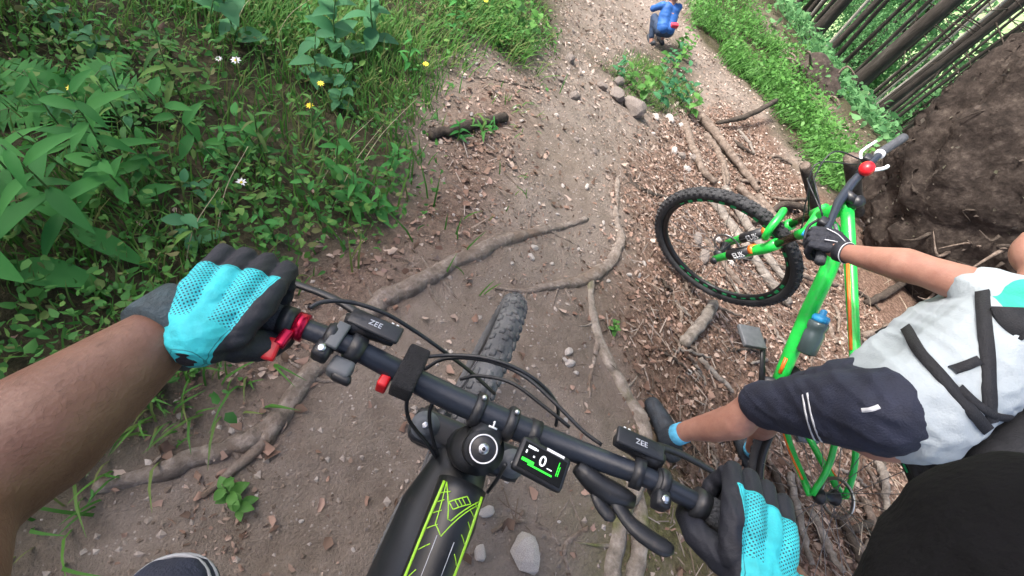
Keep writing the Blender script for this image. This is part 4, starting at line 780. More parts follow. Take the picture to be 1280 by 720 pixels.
def wheel(root, ctr, R, tw, xf, tyre='rubber', printed=None, spokes=28, disc=True):
    X = np.array([1.0, 0, 0]); rr = R - tw * .9
    pr = [(rr + .004, -.014), (rr + .004, .014), (rr - .022, .009), (rr - .026, 0), (rr - .022, -.009)]
    w_ = MB().lathe(ctr, X, pr, 64, closed=True).build('wheel', BM['rim'], root, xf=xf)
    mb = MB(); prof = []
    for a in np.linspace(-.9, math.pi + .9, 13): prof.append((R - tw * .52 + tw * .5 * math.sin(a), tw * .5 * math.cos(a)))
    mb.lathe(ctr, X, prof, 72, closed=True)
    for k in range(72):
        for row, ang in enumerate((-.95, -.38, .0, .38, .95)):
            if row % 2 and k % 2: continue
            th = (k + .5 * (row % 2)) * 2 * math.pi / 72; u = np.array([0, math.cos(th), math.sin(th)]); t = np.array([0, -math.sin(th), math.cos(th)])
            n_ = u * math.cos(ang) + X * math.sin(ang); c_ = ctr + u * (R - tw * .52) + n_ * tw * .5; s_ = np.cross(t, n_); mb.box(c_, (.012, .014, .006), np.stack([s_, t, n_], 1))
    mb.build('tyre', BM[tyre], w_, xf=xf, smooth=True)
    mb = MB().lathe(ctr, X, [(.012, -.052), (.028, -.035), (.028, -.03), (.016, -.025), (.016, .025), (.028, .03), (.028, .035), (.012, .052)], 18); mb.build('hub', BM['black'], w_, xf=xf)
    if disc: MB().lathe(ctr, X, [(.058, .041), (.070, .041), (.070, .043), (.058, .043)], 36, closed=True).build('brake_disc', BM['alu'], w_, xf=xf)
    sp = MB().tube([[0, 0, 0], [0, 0, 1]], .0013, 5).mesh('spoke'); sp.materials.append(BM['spoke'])
    for k in range(spokes):
        sg = 1 if k % 2 else -1; th = k * 2 * math.pi / spokes; ph = th + (.32 if (k // 2) % 2 else -.32); a = ctr + np.array([.032 * sg, .027 * math.cos(ph), .027 * math.sin(ph)]); b = ctr + np.array([.003 * sg, (rr - .02) * math.cos(th), (rr - .02) * math.sin(th)])
        d = b - a; L = np.linalg.norm(d); z = d / L; x = np.cross([1, .2, .3], z); x /= np.linalg.norm(x); M = m4(np.stack([x, np.cross(z, x), z * L], 1), a); M = xf @ M if xf is not None else M
        o = bpy.data.objects.new('spoke', sp); C.objects.link(o); o.parent = w_; o.matrix_local = Matrix(M.tolist())
    if printed:
        for k in range(26):
            th = .55 + k * .17 + (.35 if k > 12 else 0); u = np.array([0, math.cos(th), math.sin(th)]); t = np.array([0, -math.sin(th), math.cos(th)])
            for sg in (-1, 1):
                c_ = ctr + u * (rr - .011) + X * sg * .0135; MB().box(c_, (.0015, .026, .014 if k % 3 else .006), np.stack([X, t, u], 1)).build('rim_print', BM[printed], w_, xf=xf, smooth=False)
    return w_
def Sxf(st):
    r3_ = rotv(SK * st); return m4(r3_, SA - r3_ @ SA)
def saddle(root, p):
    prof = spline([[-.13, .07, .0], [-.08, .072, .004], [0, .045, .006], [.07, .024, .004], [.14, .018, -.006]], 12); V = []
    for y, w_, z in prof:
        for a in np.linspace(0, 2 * math.pi, 10, endpoint=False): V.append([w_ * math.cos(a), y, z + .022 * math.sin(a) - .03 * abs(math.cos(a)) ** 3])
    fs = [(i * 10 + j, i * 10 + (j + 1) % 10, (i + 1) * 10 + (j + 1) % 10, (i + 1) * 10 + j) for i in range(11) for j in range(10)] + [tuple(range(9, -1, -1)), tuple(110 + j for j in range(10))]
    MB().add(np.array(V) + p, fs).build('saddle', BM['black'], root)
def crank(root, BBp, ang):
    d = np.array([0, math.cos(ang), math.sin(ang)]); X = np.array([1.0, 0, 0])
    ch = MB().lathe(BBp + X * .05, X, [(.02, -.002), (.085, -.002), (.088, 0), (.085, .002), (.02, .002)], 40).build('chainring', BM['black'], root)
    for sg in (-1, 1):
        a = BBp + X * sg * .075; b = a + d * sg * .17 + X * sg * .012; c_ = MB().tube(np.stack([a, (a + b) / 2, b]), [.016, .012, .014], 8, flat=.6).build('crank_arm', BM['black'], root)
        MB().box(b + X * sg * .055, (.1, .10, .018), bev=.004).build('pedal', BM['grey'], c_)
    MB().tube([BBp - X * .07, BBp + X * .07], .024, 16).build('bottom_bracket', BM['black'], root)

# ------------------------------------------------------------------ the rider's black bike
OR = rotv([-0.2954, 0.1016, -0.4465]); CAP = np.array([0, .836, .99]); OT = np.array([0.0916, 0.0491, 0.9901]) - OR @ CAP
own = thing('mountain_bike', 'black electric mountain bike with lime green lines ridden down the dirt trail', 'bicycle', m4(OR, OT)); OI = np.linalg.inv(m4(OR, OT))
def ol(p): return OI[:3, :3] @ np.asarray(p) + OI[:3, 3]               # world -> bike
def opx(px, py, d): return ol(P(px, py, d))
RAo, BBo, FAo = np.array([0, 0, .37]), np.array([0, .44, .36]), np.array([0, 1.17, .37])
ht, hb = CAP - SK * .035, CAP - SK * .16
wheel(own, RAo, .37, .066, None, 'dust', None, 28); wheel(own, FAo, .36, .058, Sxf(-.045), 'dust', None, 28)
fr_pts = dict(tt=[CAP + [0, -.022, -.062], CAP + [0, -.10, -.075], CAP + [0, -.30, -.135], CAP + [0, -.50, -.20]], dt=[hb + [0, -.01, .0], CAP + [0, -.09, -.27], [0, .62, .52], BBo + [0, .02, .04]])
frame = MB().tube(spline(fr_pts['tt'], 16), np.linspace(.030, .024, 16), 16, flat=.85).build('top_tube', BM['gloss'], own)
MB().tube(spline(fr_pts['dt'], 14), [.036, .046] + [.056] * 10 + [.05, .045], 18).build('down_tube', BM['gloss'], own)
MB().tube([hb, ht], .031, 20).build('head_tube', BM['gloss'], own)
sc = CAP + [0, -.50, -.20]; MB().tube([BBo, sc, sc + (sc - BBo) * .12], .019, 12).build('seat_tube', BM['gloss'], own)
MB().tube([sc, sc + np.array([0, -.02, .05])], .0155, 12).build('seat_post', BM['black'], own); saddle(own, sc + np.array([0, -.025, .07]))
for sg in (-1, 1):
    MB().tube(spline([BBo + [sg * .03, -.03, 0], [sg * .06, .2, .36], RAo + [sg * .07, 0, 0]], 8), .013, 8).build('chain_stay', BM['gloss'], own)
    MB().tube(spline([sc + [sg * .02, 0, -.03], [sg * .06, .12, .55], RAo + [sg * .07, 0, 0]], 8), .010, 8).build('seat_stay', BM['gloss'], own)
crank(own, BBo, .1)
MB().box(BBo + [0, .02, .03], (.12, .2, .16), bev=.03).build('motor_cover', BM['gloss'], own)
# lime lines and the diamond emblem on the top tube
tts = spline(fr_pts['tt'], 40); tr = np.linspace(.030, .024, 40)
def tt_at(s, lat, up=.001):
    k = s * 39; i = min(38, int(k)); p = tts[i] + (tts[i + 1] - tts[i]) * (k - i); r = tr[i]; l = np.clip(lat / r, -.995, .995); return p + np.array([lat, 0, math.sqrt(1 - l * l) * r * .85 + up])
def ttline(name, pts, wd, par=frame, m='lime'):
    q = np.array([tt_at(s, l) for s, l in pts]); k = max(12, 4 * len(pts)); ss = np.interp(np.linspace(0, 1, k), np.linspace(0, 1, len(pts)), [p[0] for p in pts]); ls = np.interp(np.linspace(0, 1, k), np.linspace(0, 1, len(pts)), [p[1] for p in pts])
    q = np.array([tt_at(s, l, .0006) for s, l in zip(ss, ls)]); MB().tube(q, wd, 6, flat=.35).build(name, BM[m], par)
ttline('stripe', [(.045, -.0235), (.3, -.0245), (.98, -.021)], .0020); ttline('stripe', [(.045, .0235), (.3, .0245), (.98, .021)], .0020)
ttline('stripe', [(.05, -.021), (.26, -.004), (.08, .022)], .0008); ttline('stripe', [(.05, -.021), (.27, -.016), (.30, -.006), (.10, .0225)], .0007)
for s0 in np.linspace(.12, .9, 15):
    for sg in (-1, 1): ttline('stripe', [(s0, sg * .0225), (s0 - .018, sg * rng.uniform(.013, .018))], .0006)
ttline('stripe', [(.3, -.010), (.95, -.008)], .0005, m='silverprint'); ttline('stripe', [(.3, .010), (.95, .008)], .0005, m='silverprint')
em = [(.095, .006), (.125, .013), (.195, -.004), (.165, -.011)]
for a, b in zip(em, em[1:] + em[:1]): ttline('emblem', [a, b], .0007)
for k in (.3, .5, .7):
    a = tuple(np.array(em[0]) * (1 - k) + np.array(em[3]) * k); b = tuple(np.array(em[1]) * (1 - k) + np.array(em[2]) * k); ttline('emblem', [a, b], .0006)
# stem, cap, spacers
bc = CAP + [0, .045, -.005]
stem = MB().tube(np.stack([CAP - SK * .022 + [0, .0, .0], bc + [0, -.012, -.004]]), [.021, .0195], 18, flat=.85).build('stem', BM['black'], own)
MB().tube([CAP - SK * .042, CAP - SK * .003], .021, 24).build('stem_clamp', BM['black'], stem)
for x in (-.021, .021): MB().torus(bc + [x, 0, 0], [1, 0, 0], .0178, .0040, 28, 8, sq=1.7).build('face_plate', BM['black'], stem)
for x in (-.021, .021): MB().ball(bc + [x, .004, .0245], .0035, 10, 6).build('bolt', BM['alu'], stem)
MB().box(bc + [-.001, -.019, .0225], (.0012, .0011, .0006), m=0).build('emblem', BM['white'], stem)
MB().box(bc + [0, -.0255, .0225], (.010, .0018, .0015)).build('emblem', BM['white'], stem); MB().box(bc + [0, -.0215, .0228], (.0018, .008, .0015)).build('emblem', BM['white'], stem)
cap = MB().lathe(CAP - SK * .003, SK, [(.0175, 0), (.0175, .004), (.0165, .0055), (.002, .0055)], 32).build('stem_cap', BM['black'], stem)
MB().lathe(CAP + SK * .0027, SK, [(.0162, -.0005), (.0162, .0006), (.0146, .0006), (.0146, -.0005)], 40, closed=True).build('cap_ring', BM['white'], stem)
MB().lathe(CAP + SK * .0027, SK, [(.0062, -.0005), (.0062, .0012), (.0028, .0018)], 20).build('cap_bolt', BM['alu'], stem); MB().lathe(CAP + SK * .0042, SK, [(.0024, 0), (.0022, .0008)], 8).build('bolt_socket', BM['black'], stem)
MB().torus(CAP - SK * .046, SK, .0265, .004, 36, 10).build('headset', BM['stan'], own)
# handlebar
BX = np.array([0, .05, .075, .115, .185, .25, .358]); BY = np.array([.045, .045, .045, .0435, .036, .030, .010]); BZ = np.array([-.005, -.005, -.004, .004, .026, .030, .033]); BR = np.array([.0158, .0158, .0155, .0138, .0118, .0111, .0108])
def barp(x): a = abs(x); return CAP + np.array([x, np.interp(a, BX, BY), np.interp(a, BX, BZ)])
xs = np.linspace(-.358, .358, 61); bar = MB().tube([barp(x) for x in xs], np.interp(np.abs(xs), BX, BR), 20).build('handlebar', BM['bar'], own)
for sg in (-1, 1):
    xs = np.linspace(.252, .362, 18) * sg; MB().tube([barp(x) for x in xs], .0162 + .0006 * (np.arange(18) % 2), 18).build('grip', BM['grip'], own)
    MB().tube([barp(sg * .247), barp(sg * .262)], .0178, 20).build('grip_clamp', BM['black'], own)
def clampon(x, name, wd, r=.0175, m='black', par=own): return MB().tube([barp(x - wd / 2), barp(x + wd / 2)], r, 20).build(name, BM[m], par)
FW = np.array([0, 1.0, 0]); UP = np.array([0, 0, 1.0])
# left side: red lock lever, brake clamp, brake body, control switch, strap
rl = clampon(-.240, 'dropper_lever', .012, .016, 'redmetal'); p = barp(-.241)
MB().box(p + [-.004, -.024, .006], (.012, .022, .010), bev=.003).build('lever_body', BM['redmetal'], rl); MB().box(p + [-.008, -.040, .004], (.014, .024, .008), rotv([.3, 0, .15]), bev=.003).build('lever_blade', BM['red'], rl)
for sg, lab in ((-1, ''), (1, '')):
    bl = clampon(sg * .205, 'brake_lever', .015, .0160); p = barp(sg * .205)
    MB().torus(p, [1, 0, 0], .0162, .0028, 26, 8, sq=2.2).build('clamp_band', BM['black'], bl)
    MB().box(p + [sg * .0, -.021, .004], (.018, .020, .020), bev=.005).build('clamp_body', BM['black'], bl); MB().lathe(p + [0, -.023, .0142], [0, -.15, 1], [(.0048, 0), (.0046, .0022), (.0018, .0022)], 14).build('bolt', BM['alu'], bl)
    MB().tube(spline([p + [-sg * .002, .024, .002], p + [-sg * .035, .032, .002], p + [-sg * .062, .030, .0]], 8), [.011, .014, .0135, .013, .012, .011, .0095, .007], 14, flat=1.1).build('master_cylinder', BM['black'], bl)
    MB().box(p + [-sg * .036, .030, .0135], (.062, .022, .006), rotv([0, 0, -sg * .0]), bev=.0025).build('reservoir_lid', BM['black'], bl)
    MB().tube(spline([p + [-sg * .03, .042, -.006], p + [sg * .02, .060, -.016], p + [sg * .075, .062, -.022], p + [sg * .115, .056, -.026]], 14), np.linspace(.0065, .0045, 14), 8, flat=.6).build('lever_blade', BM['black'], bl)
    lettering('lettering', 'ZEE', .0095, p + [-sg * .036, .0295, .0168], [1, 0, 0], [0, 0, 1], 'silverprint', bl)
    for k in range(2): MB().box(p + [-sg * (.058 - .006 * k), .042, .014], (.003, .002, .001)).build('mark', BM['white'], bl)
sw = clampon(-.178, 'mode_switch', .016, .0165); p = barp(-.178)
MB().box(p + [-.002, -.028, -.004], (.026, .022, .018), bev=.005).build('button_pad', BM['grey'], sw); MB().box(p + [.004, -.038, -.003], (.022, .010, .012), bev=.004).build('button', BM['black'], sw)
MB().box(p + [-.020, -.004, .018], (.014, .034, .006), bev=.002).build('clamp_plate', BM['grey'], sw)
stp = MB().box(barp(-.112) + [0, .0, .010], (.026, .060, .028), rotv([0, 0, .02]), bev=.004).build('strap_mount', BM['velcro'], own); MB().box(barp(-.128) + [-.006, -.012, -.006], (.012, .03, .02), bev=.003).build('red_tab', BM['red'], stp)
# right side: shifter with thumb lever
sh = clampon(.178, 'shifter', .012, .018); p = barp(.170)
MB().tube(spline([p + [-.058, -.012, -.020], p + [-.02, -.022, -.024], p + [.018, -.024, -.020]], 8), [.008, .011, .013, .014, .0145, .014, .012, .008], 14).build('shifter_body', BM['black'], sh)
MB().tube(spline([p + [-.005, -.03, -.022], p + [.018, -.05, -.02], p + [.05, -.062, -.014], p + [.066, -.062, -.010]], 12), [.008, .009, .009, .009, .010, .011, .011, .011, .011, .010, .008, .005], 10, flat=.5).build('thumb_lever', BM['black'], sh)
MB().tube(spline([p + [-.03, -.03, -.026], p + [-.012, -.044, -.028], p + [.0, -.05, -.026]], 8), [.006, .008, .009, .009, .009, .009, .007, .004], 8, flat=.5).build('thumb_lever', BM['black'], sh)
# display
dp = clampon(.052, 'display', .013, .0180); c_ = barp(.066) + [.0, -.040, .016]; dr = rotv([.12, 0, 0]) @ rotv([0, 0, -.08])
MB().tube(spline([barp(.052) + [0, -.012, .008], barp(.056) + [0, -.026, .016], c_ + [-.014, .010, -.004]], 7), .0075, 10).build('arm', BM['black'], dp)
MB().box(c_, (.062, .040, .013), dr, bev=.005).build('housing', BM['black'], dp)
def dsp(x, y, z=.0072): return c_ + dr @ np.array([x, y, z])
MB().box(dsp(0, -.0015, .0066), (.053, .030, .0012), dr).build('screen', BM['screen'], dp, smooth=False)
lettering('digit', '0', .017, dsp(-.001, .0005, .0076), dr[:, 0] + .0 * dr[:, 1], dr[:, 2], 'swhite', dp)
for k, (x, y, sx, sy, m) in enumerate([(-.017, -.0065, .015, .0035, 'sgreen'), (-.001, -.0095, .030, .0018, 'sgreen'), (-.017, .0095, .010, .0028, 'swhite'), (-.0105, .0095, .0016, .0016, 'swhite'), (-.022, .003, .0016, .0035, 'swhite'), (-.012, .001, .002, .0018, 'swhite'), (.009, -.004, .006, .001, 'swhite'), (.018, .001, .0008, .016, 'sgreen'), (.020, -.001, .0008, .011, 'sgreen')]):
    MB().box(dsp(x, y, .0076), (sx, sy, .0006), dr).build('screen_mark', BM[m], dp, smooth=False)
MB().box(c_ + dr @ np.array([.010, .0165, .0072]), (.022, .003, .0008), dr).build('maker_mark', BM['white'], dp, smooth=False)
# fork
cr = CAP - SK * .175 + np.array([0, .006, 0]); fk = MB().box(cr, (.175, .05, .040), np.stack([[1, 0, 0], np.cross(SK, [1, 0, 0]), SK], 1), bev=.014).build('fork_crown', BM['black'], own)
for sg in (-1, 1):
    t0 = cr + np.array([sg * .068, .0, 0]) + SK * .014; ax_ = FAo + np.array([sg * .062, 0, 0]); mid = t0 - SK * .22
    MB().tube([t0, mid], .0175, 18).build('stanchion', BM['stan'], fk); MB().tube(np.stack([mid + SK * .01, mid - SK * .16, ax_]), [.024, .024, .019], 16).build('fork_leg', BM['black'], fk)
    MB().lathe(t0, SK, [(.0205, -.004), (.0205, .008), (.015, .010), (.015, .016), (.006, .017)], 20).build('fork_cap', BM['grey'], fk); MB().lathe(t0 + SK * .016, SK, [(.005, 0), (.005, .004), (.002, .004)], 6).build('bolt', BM['alu'], fk)
aq = lambda x, s, f: FAo + SK * s + np.array([x, f, 0])
MB().tube(spline([aq(-.066, .34, -.075), aq(-.062, .385, -.08), aq(0, .405, -.075), aq(.062, .385, -.08), aq(.066, .34, -.075)], 15), .013, 10).build('fork_arch', BM['black'], fk)
# cables and hoses (photo pixels with their distance)
for pts, r in [([(386, 385, .535), (405, 377, .545), (440, 378, .56), (482, 392, .575), (522, 416, .60), (560, 443, .63), (592, 468, .67), (618, 492, .72)], .0026),
               ([(512, 445, .60), (530, 446, .61), (565, 444, .62), (605, 447, .62), (645, 460, .62), (678, 482, .625), (697, 508, .64), (695, 532, .66)], .0025),
               ([(530, 462, .63), (558, 448, .63), (610, 451, .625), (655, 470, .62), (692, 502, .61), (728, 538, .60), (752, 556, .595)], .0025),
               ([(575, 474, .66), (600, 470, .655), (640, 479, .64), (680, 508, .63), (712, 534, .625)], .0025),
               ([(520, 470, .60), (509, 498, .61), (512, 526, .63), (535, 556, .66), (550, 580, .70)], .0026), ([(548, 490, .62), (537, 515, .63), (540, 545, .65), (548, 572, .69)], .0026), ([(632, 580, .56), (622, 598, .58), (610, 615, .62)], .0024)]:
    MB().tube(spline([opx(*q) for q in pts], 30), r, 8).build('cable', BM['black'], own)
MB().tube([opx(527, 441, .605), opx(529, 452, .612)], .0042, 8).build('cable_tie', BM['white'], own)

# ------------------------------------------------------------------ the companion's green bike
CM = np.array([[0.9841, 0.138, 0.112], [-0.1601, 0.962, 0.2213], [-0.0772, -0.2357, 0.9688]]); CM = rotv([-0.2318, 0.096, -0.1512]); CT = np.array([1.392, -0.1762, -0.4336])
gb = thing('mountain_bike', 'bright green hardtail mountain bike held upright on the leaf litter slope', 'bicycle', m4(CM, CT)); X4 = Sxf(.9463)
def gpl(px, py, xl=0.):
    o = CM.T @ (CAMPOS - CT); d = CM.T @ ray(px, py); s_ = (xl - o[0]) / d[0]; return o + s_ * d
RAg, BBg, SCg, FAg = np.array([0, -.02, .415]), gpl(972, 480), gpl(1070, 466), np.array([0, 1.17, .37])
HBg, HTg = SA + SK * .015, SA + SK * .14
wheel(gb, FAg, .374, .052, X4, 'rubber', 'rimg'); wheel(gb, RAg, .374, .052, None, 'rubber', 'rimg')
dt = MB().tube(spline([HBg + [0, -.01, .01], gpl(1044, 312), .5 * (gpl(1044, 312) + BBg), BBg], 12), [.022, .024, .027, .028, .028, .028, .028, .028, .027, .027, .026, .026], 16, flat=1.15).build('down_tube', BM['green'], gb)
tt = MB().tube(spline([HTg + [0, -.01, -.02], gpl(1062, 316), .5 * (gpl(1062, 316) + SCg), SCg], 12), np.linspace(.022, .016, 12), 14, flat=1.1).build('top_tube', BM['green'], gb)
MB().tube([HBg - SK * .005, HTg], .027, 18).build('head_tube', BM['green'], gb)
st = MB().tube([BBg, SCg, SCg + (SCg - BBg) * .06], .0175, 14).build('seat_tube', BM['green'], gb)
sd_ = (SCg - BBg) / np.linalg.norm(SCg - BBg); MB().tube([SCg, SCg + sd_ * .16], .0145, 12).build('seat_post', BM['black'], gb); saddle(gb, SCg + sd_ * .18)
a, b = gpl(1062, 330), gpl(1066, 440); off_ = np.array([-.0178, 0, .010]); MB().tube(np.stack([a + off_ * 1.15, .5 * (a + b) + off_, b + off_ * .85]), .006, 8).build('stripe', BM['orange'], tt)
a = BBg + (gpl(1044, 312) - BBg) * .08; b = BBg + (gpl(1044, 312) - BBg) * .2; MB().tube(np.stack([a, b]) + np.array([-.022, -.006, .012]), .008, 8).build('stripe', BM['orange'], dt)
for sg in (-1, 1):
    csx = MB().tube(spline([BBg + [sg * .025, -.03, -.0], gpl(1002, 556) * [0, 1, 1] + [sg * .055, 0, 0], RAg + [sg * .07, 0, 0]], 9), [.014] * 4 + [.012] * 5, 10).build('chain_stay', BM['green'], gb)
    MB().tube(spline([SCg + [sg * .02, 0, -.015], gpl(1054, 575) * [0, 1, 1] + [sg * .05, 0, 0], RAg + [sg * .07, .0, .01]], 9), .0105, 10).build('seat_stay', BM['green'], gb)
    MB().tube(spline([BBg + [sg * .036, -.05, .0], gpl(1002, 556) * [0, 1, 1] + [sg * .068, 0, 0], RAg + [sg * .082, .05, .002]], 9), .004, 6).build('stripe', BM['orange'], csx)
crank(gb, BBg, -2.6)
# fork of the green bike (turned with the steering)
crg = SA - SK * .012; fg = MB().tube(spline([crg + [-.066, 0, -.02], crg + [-.05, .0, .0], crg + [0, 0, .012], crg + [.05, .0, .0], crg + [.066, 0, -.02]], 13), [.020, .021, .021, .022, .022, .023, .024, .023, .022, .022, .021, .021, .020], 14).build('fork_crown', BM['green'], gb, xf=X4)
for sg in (-1, 1):
    t0 = crg + [sg * .066, 0, -.01]; ax_ = FAg + [sg * .062, 0, 0]; mid = t0 - SK * .16
    MB().tube([t0 + SK * .02, mid], .017, 16).build('stanchion', BM['stan'], fg, xf=X4)
    MB().tube([t0 + SK * .025, t0 - SK * .045], .021, 16).build('crown_sleeve', BM['green'], fg, xf=X4)
    lg_ = MB().tube(np.stack([mid + SK * .005, mid - SK * .06, .35 * mid + .65 * ax_, ax_ - SK * .012]), [.0245, .0245, .022, .017], 16).build('fork_leg', BM['green'], fg, xf=X4)
    a = .55 * mid + .45 * ax_; b = .3 * mid + .7 * ax_; MB().tube([mid * .62 + ax_ * .38, mid * .25 + ax_ * .75], .0243, 16).build('leg_sticker', BM['black'], lg_, xf=X4)
    MB().tube([mid * .68 + ax_ * .32, mid * .62 + ax_ * .38], .0247, 16).build('leg_sticker', BM['orange'], lg_, xf=X4)
    d_ = (mid - ax_) / np.linalg.norm(mid - ax_)
    for nn in ([-.75, -.66, 0], [-.9, .2, 0], [.8, -.5, 0]):
        n_ = np.array(nn) - d_ * (np.array(nn) @ d_); n_ /= np.linalg.norm(n_); lettering('lettering', 'EUK', .036, .46 * mid + .54 * ax_ + n_ * .0252, d_, n_, 'white', lg_, X4)
    MB().lathe(ax_ + [sg * .014, 0, 0], [1, 0, 0], [(.016, -.012), (.018, 0), (.012, .012)], 14).build('axle_cap', BM['black'], fg, xf=X4)
ag = lambda x, s, f: FAg + SK * s + np.array([x, f, f * .4])
arch = MB().tube(spline([ag(-.066, .33, .0), ag(-.060, .375, .022), ag(0, .400, .030), ag(.060, .375, .022), ag(.066, .33, .0)], 17), .016, 12, flat=1.2).build('fork_arch', BM['green'], fg, xf=X4)
MB().tube(np.stack([crg + [-.0872, -.012, -.002], crg + [-.0872, .012, -.004]]), .012, 10).build('blue_sticker', BM['bluecap'], fg, xf=X4)
# cockpit of the green bike
sg_c = SA + SK * .165; gbc = sg_c + np.array([0, .05, .012]); MB().tube([sg_c, gbc], .019, 14).build('stem', BM['black'], gb, xf=X4); MB().tube([SA + SK * .13, SA + SK * .185], .02, 16).build('stem_clamp', BM['black'], gb, xf=X4)
GBX = np.array([0, .06, .14, .25, .36]); 
def gbarp(x): a = abs(x); return gbc + np.array([x, np.interp(a, GBX, [0, 0, -.008, -.022, -.055]), np.interp(a, GBX, [0, .002, .018, .026, .03])])
xs = np.linspace(-.36, .36, 41); MB().tube([gbarp(x) for x in xs], np.interp(np.abs(xs), [0, .06, .14, .36], [.0165, .016, .0125, .0112]), 16).build('handlebar', BM['bar'], gb, xf=X4)
for sg in (-1, 1):
    MB().tube([gbarp(x) for x in np.linspace(.235, .365, 12) * sg], .0165, 16).build('grip', BM['grip'], gb, xf=X4); MB().tube([gbarp(sg * .225), gbarp(sg * .238)], .018, 16).build('grip_clamp', BM['white'] if sg > 0 else BM['black'], gb, xf=X4)
    bl = MB().box(gbarp(sg * .19) + [0, .02, -.004], (.035, .03, .03), bev=.008).build('brake_lever', BM['black'], gb, xf=X4)
    MB().tube(spline([gbarp(sg * .18) + [0, .035, -.01], gbarp(sg * .23) + [0, .055, -.02], gbarp(sg * .31) + [0, .055, -.02]], 9), .0055, 8).build('lever_blade', BM['white' if sg > 0 else 'black'], bl, xf=X4)
    MB().tube(spline([gbarp(sg * .16) + [0, -.02, -.015], gbarp(sg * .2) + [0, -.045, -.02], gbarp(sg * .22) + [0, -.05, -.02]], 7), .007, 8).build('shifter', BM['white' if sg > 0 else 'grey'], gb, xf=X4)
rd = MB().ball(gbarp(.115) + [0, -.005, .026], .029, 18, 12, scale=(1, .9, .9)).build('red_light', BM['red'], gb, xf=X4); MB().tube([gbarp(.10), gbarp(.13)], .018, 14).build('clamp', BM['black'], rd, xf=X4)
for pts in [([gbarp(-.17) + [0, .03, 0], gbarp(-.10) + [0, .10, .05], gbarp(0) + [0, .12, 0], SA + [.02, .05, .06]]), ([gbarp(.17) + [0, .03, 0], gbarp(.08) + [0, .12, .06], gbarp(-.02) + [0, .11, -.02], SA + [-.025, .04, .02]]), ([gbarp(-.15) + [0, .03, -.01], gbarp(-.05) + [0, .13, .02], gbarp(.03) + [0, .1, -.06], SA + [.03, .0, .0]]), ([gbarp(.15) + [0, .03, -.01], gbarp(.03) + [0, .14, .03], gbarp(-.04) + [0, .09, -.08], SA + [-.07, .03, -.1], FAg + [-.07, -.03, .12]])]:
    MB().tube(spline(pts, 24), .0028, 7).build('cable', BM['black'], gb, xf=X4)
# drink bottle in its cage
b0, b1 = BBg + (gpl(1044, 312) - BBg) * .30, BBg + (gpl(1044, 312) - BBg) * .62; bn = np.array([0, -.5, .8]); bd = (b1 - b0) / np.linalg.norm(b1 - b0); bn = bn - bd * (bn @ bd); bn /= np.linalg.norm(bn); b0 = b0 + bn * .066; b1 = b1 + bn * .066
MB().tube(np.stack([b0 - bd * .01 - bn * .037, b0 - bn * .037 + bd * .1]), .006, 8).build('bottle_cage', BM['black'], gb)
bm4 = m4(CM, CT); bw = lambda p: CM @ p + CT
bo = thing('drink_bottle', 'smoky drink bottle with a bright blue cap inside the green frame', 'bottle', m4(np.eye(3), bw(b0))); z3 = CM @ bd
MB().lathe([0, 0, 0], z3, [(.03, 0), (.036, .006), (.036, .085), (.031, .095), (.036, .105), (.036, .125), (.028, .135)], 24).build('body', BM['bottle'], bo); MB().lathe(z3 * .133, z3, [(.030, 0), (.031, .014), (.026, .022), (.012, .026), (.011, .042), (.006, .046)], 24).build('cap', BM['bluecap'], bo)

# ------------------------------------------------------------------ people
def two_tone(name, c1, c2):
    m = mat(name, c1, .85, .06, 9, .25, 200); n = m.node_tree; b = n.nodes['Principled BSDF']; src = b.inputs['Base Color'].links[0].from_socket
    at = n.nodes.new('ShaderNodeAttribute'); at.attribute_name = 'panel'; gt = n.nodes.new('ShaderNodeMath'); gt.operation = 'GREATER_THAN'; gt.inputs[1].default_value = 0; n.links.new(at.outputs['Fac'], gt.inputs[0])
    mx = n.nodes.new('ShaderNodeMix'); mx.data_type = 'RGBA'; n.links.new(gt.outputs[0], mx.inputs[0]); n.links.new(src, mx.inputs[6]); mx.inputs[7].default_value = rgb(c2); n.links.new(mx.outputs[2], b.inputs['Base Color']); return m
PM = dict(skin1=skin_material('tanned_skin', (.165, .086, .058)), skin2=skin_material('fair_skin', (.34, .182, .135)), turq=dot_material('turquoise_fabric', (.035, .50, .56), (.01, .07, .10)), gblack=mat('glove_black', (.012, .014, .022), .75, .25, 60, .35, 300), cuff=mat('glove_cuff', (.03, .05, .06), .7, .3, 80, .4, 300),
          jblack=mat('black_jersey', (.0035, .0035, .0045), .95, .3, 30, .3, 160, spec=.2), navy=mat('navy_shorts', (.012, .016, .034), .8, .25, 20, .35, 220), jwhite=two_tone('white_and_mint_jersey', (.33, .38, .405), (.03, .36, .28)), mint=mat('mint_fabric', (.03, .50, .36), .8, .1, 20, .2, 200), sock=mat('light_blue_sock', (.07, .32, .50), .85, .2, 60, .4, 300), shoe=mat('dark_shoe', (.016, .022, .030), .7, .35, 40, .3, 200), sole=mat('shoe_sole', (.05, .05, .055), .8, .2, 40),
          strap=mat('black_webbing', (.010, .011, .014), .8, .2, 80, .4, 300), pipe=mat('reflective_piping', (.55, .57, .6), .4, .1, 30), helmet=mat('helmet_shell', (.02, .02, .025), .3, .2, 20), armhair=mat('arm_hair', (.10, .055, .035), .6, .2, 60), hair=mat('brown_hair', (.04, .025, .015), .7, .3, 60), blue=mat('blue_jacket', (.012, .085, .30), .7, .15, 20, .2, 120), darkblue=mat('dark_trousers', (.016, .035, .075), .8, .2, 20, .2, 120), redp=mat('red_patch', (.5, .03, .06), .7, .1, 20), packm=mat('black_pack_cloth', (.012, .013, .016), .85, .2, 40, .3, 200), lid=mat('silver_piping', (.26, .27, .29), .5, .1, 30))
A = np.array
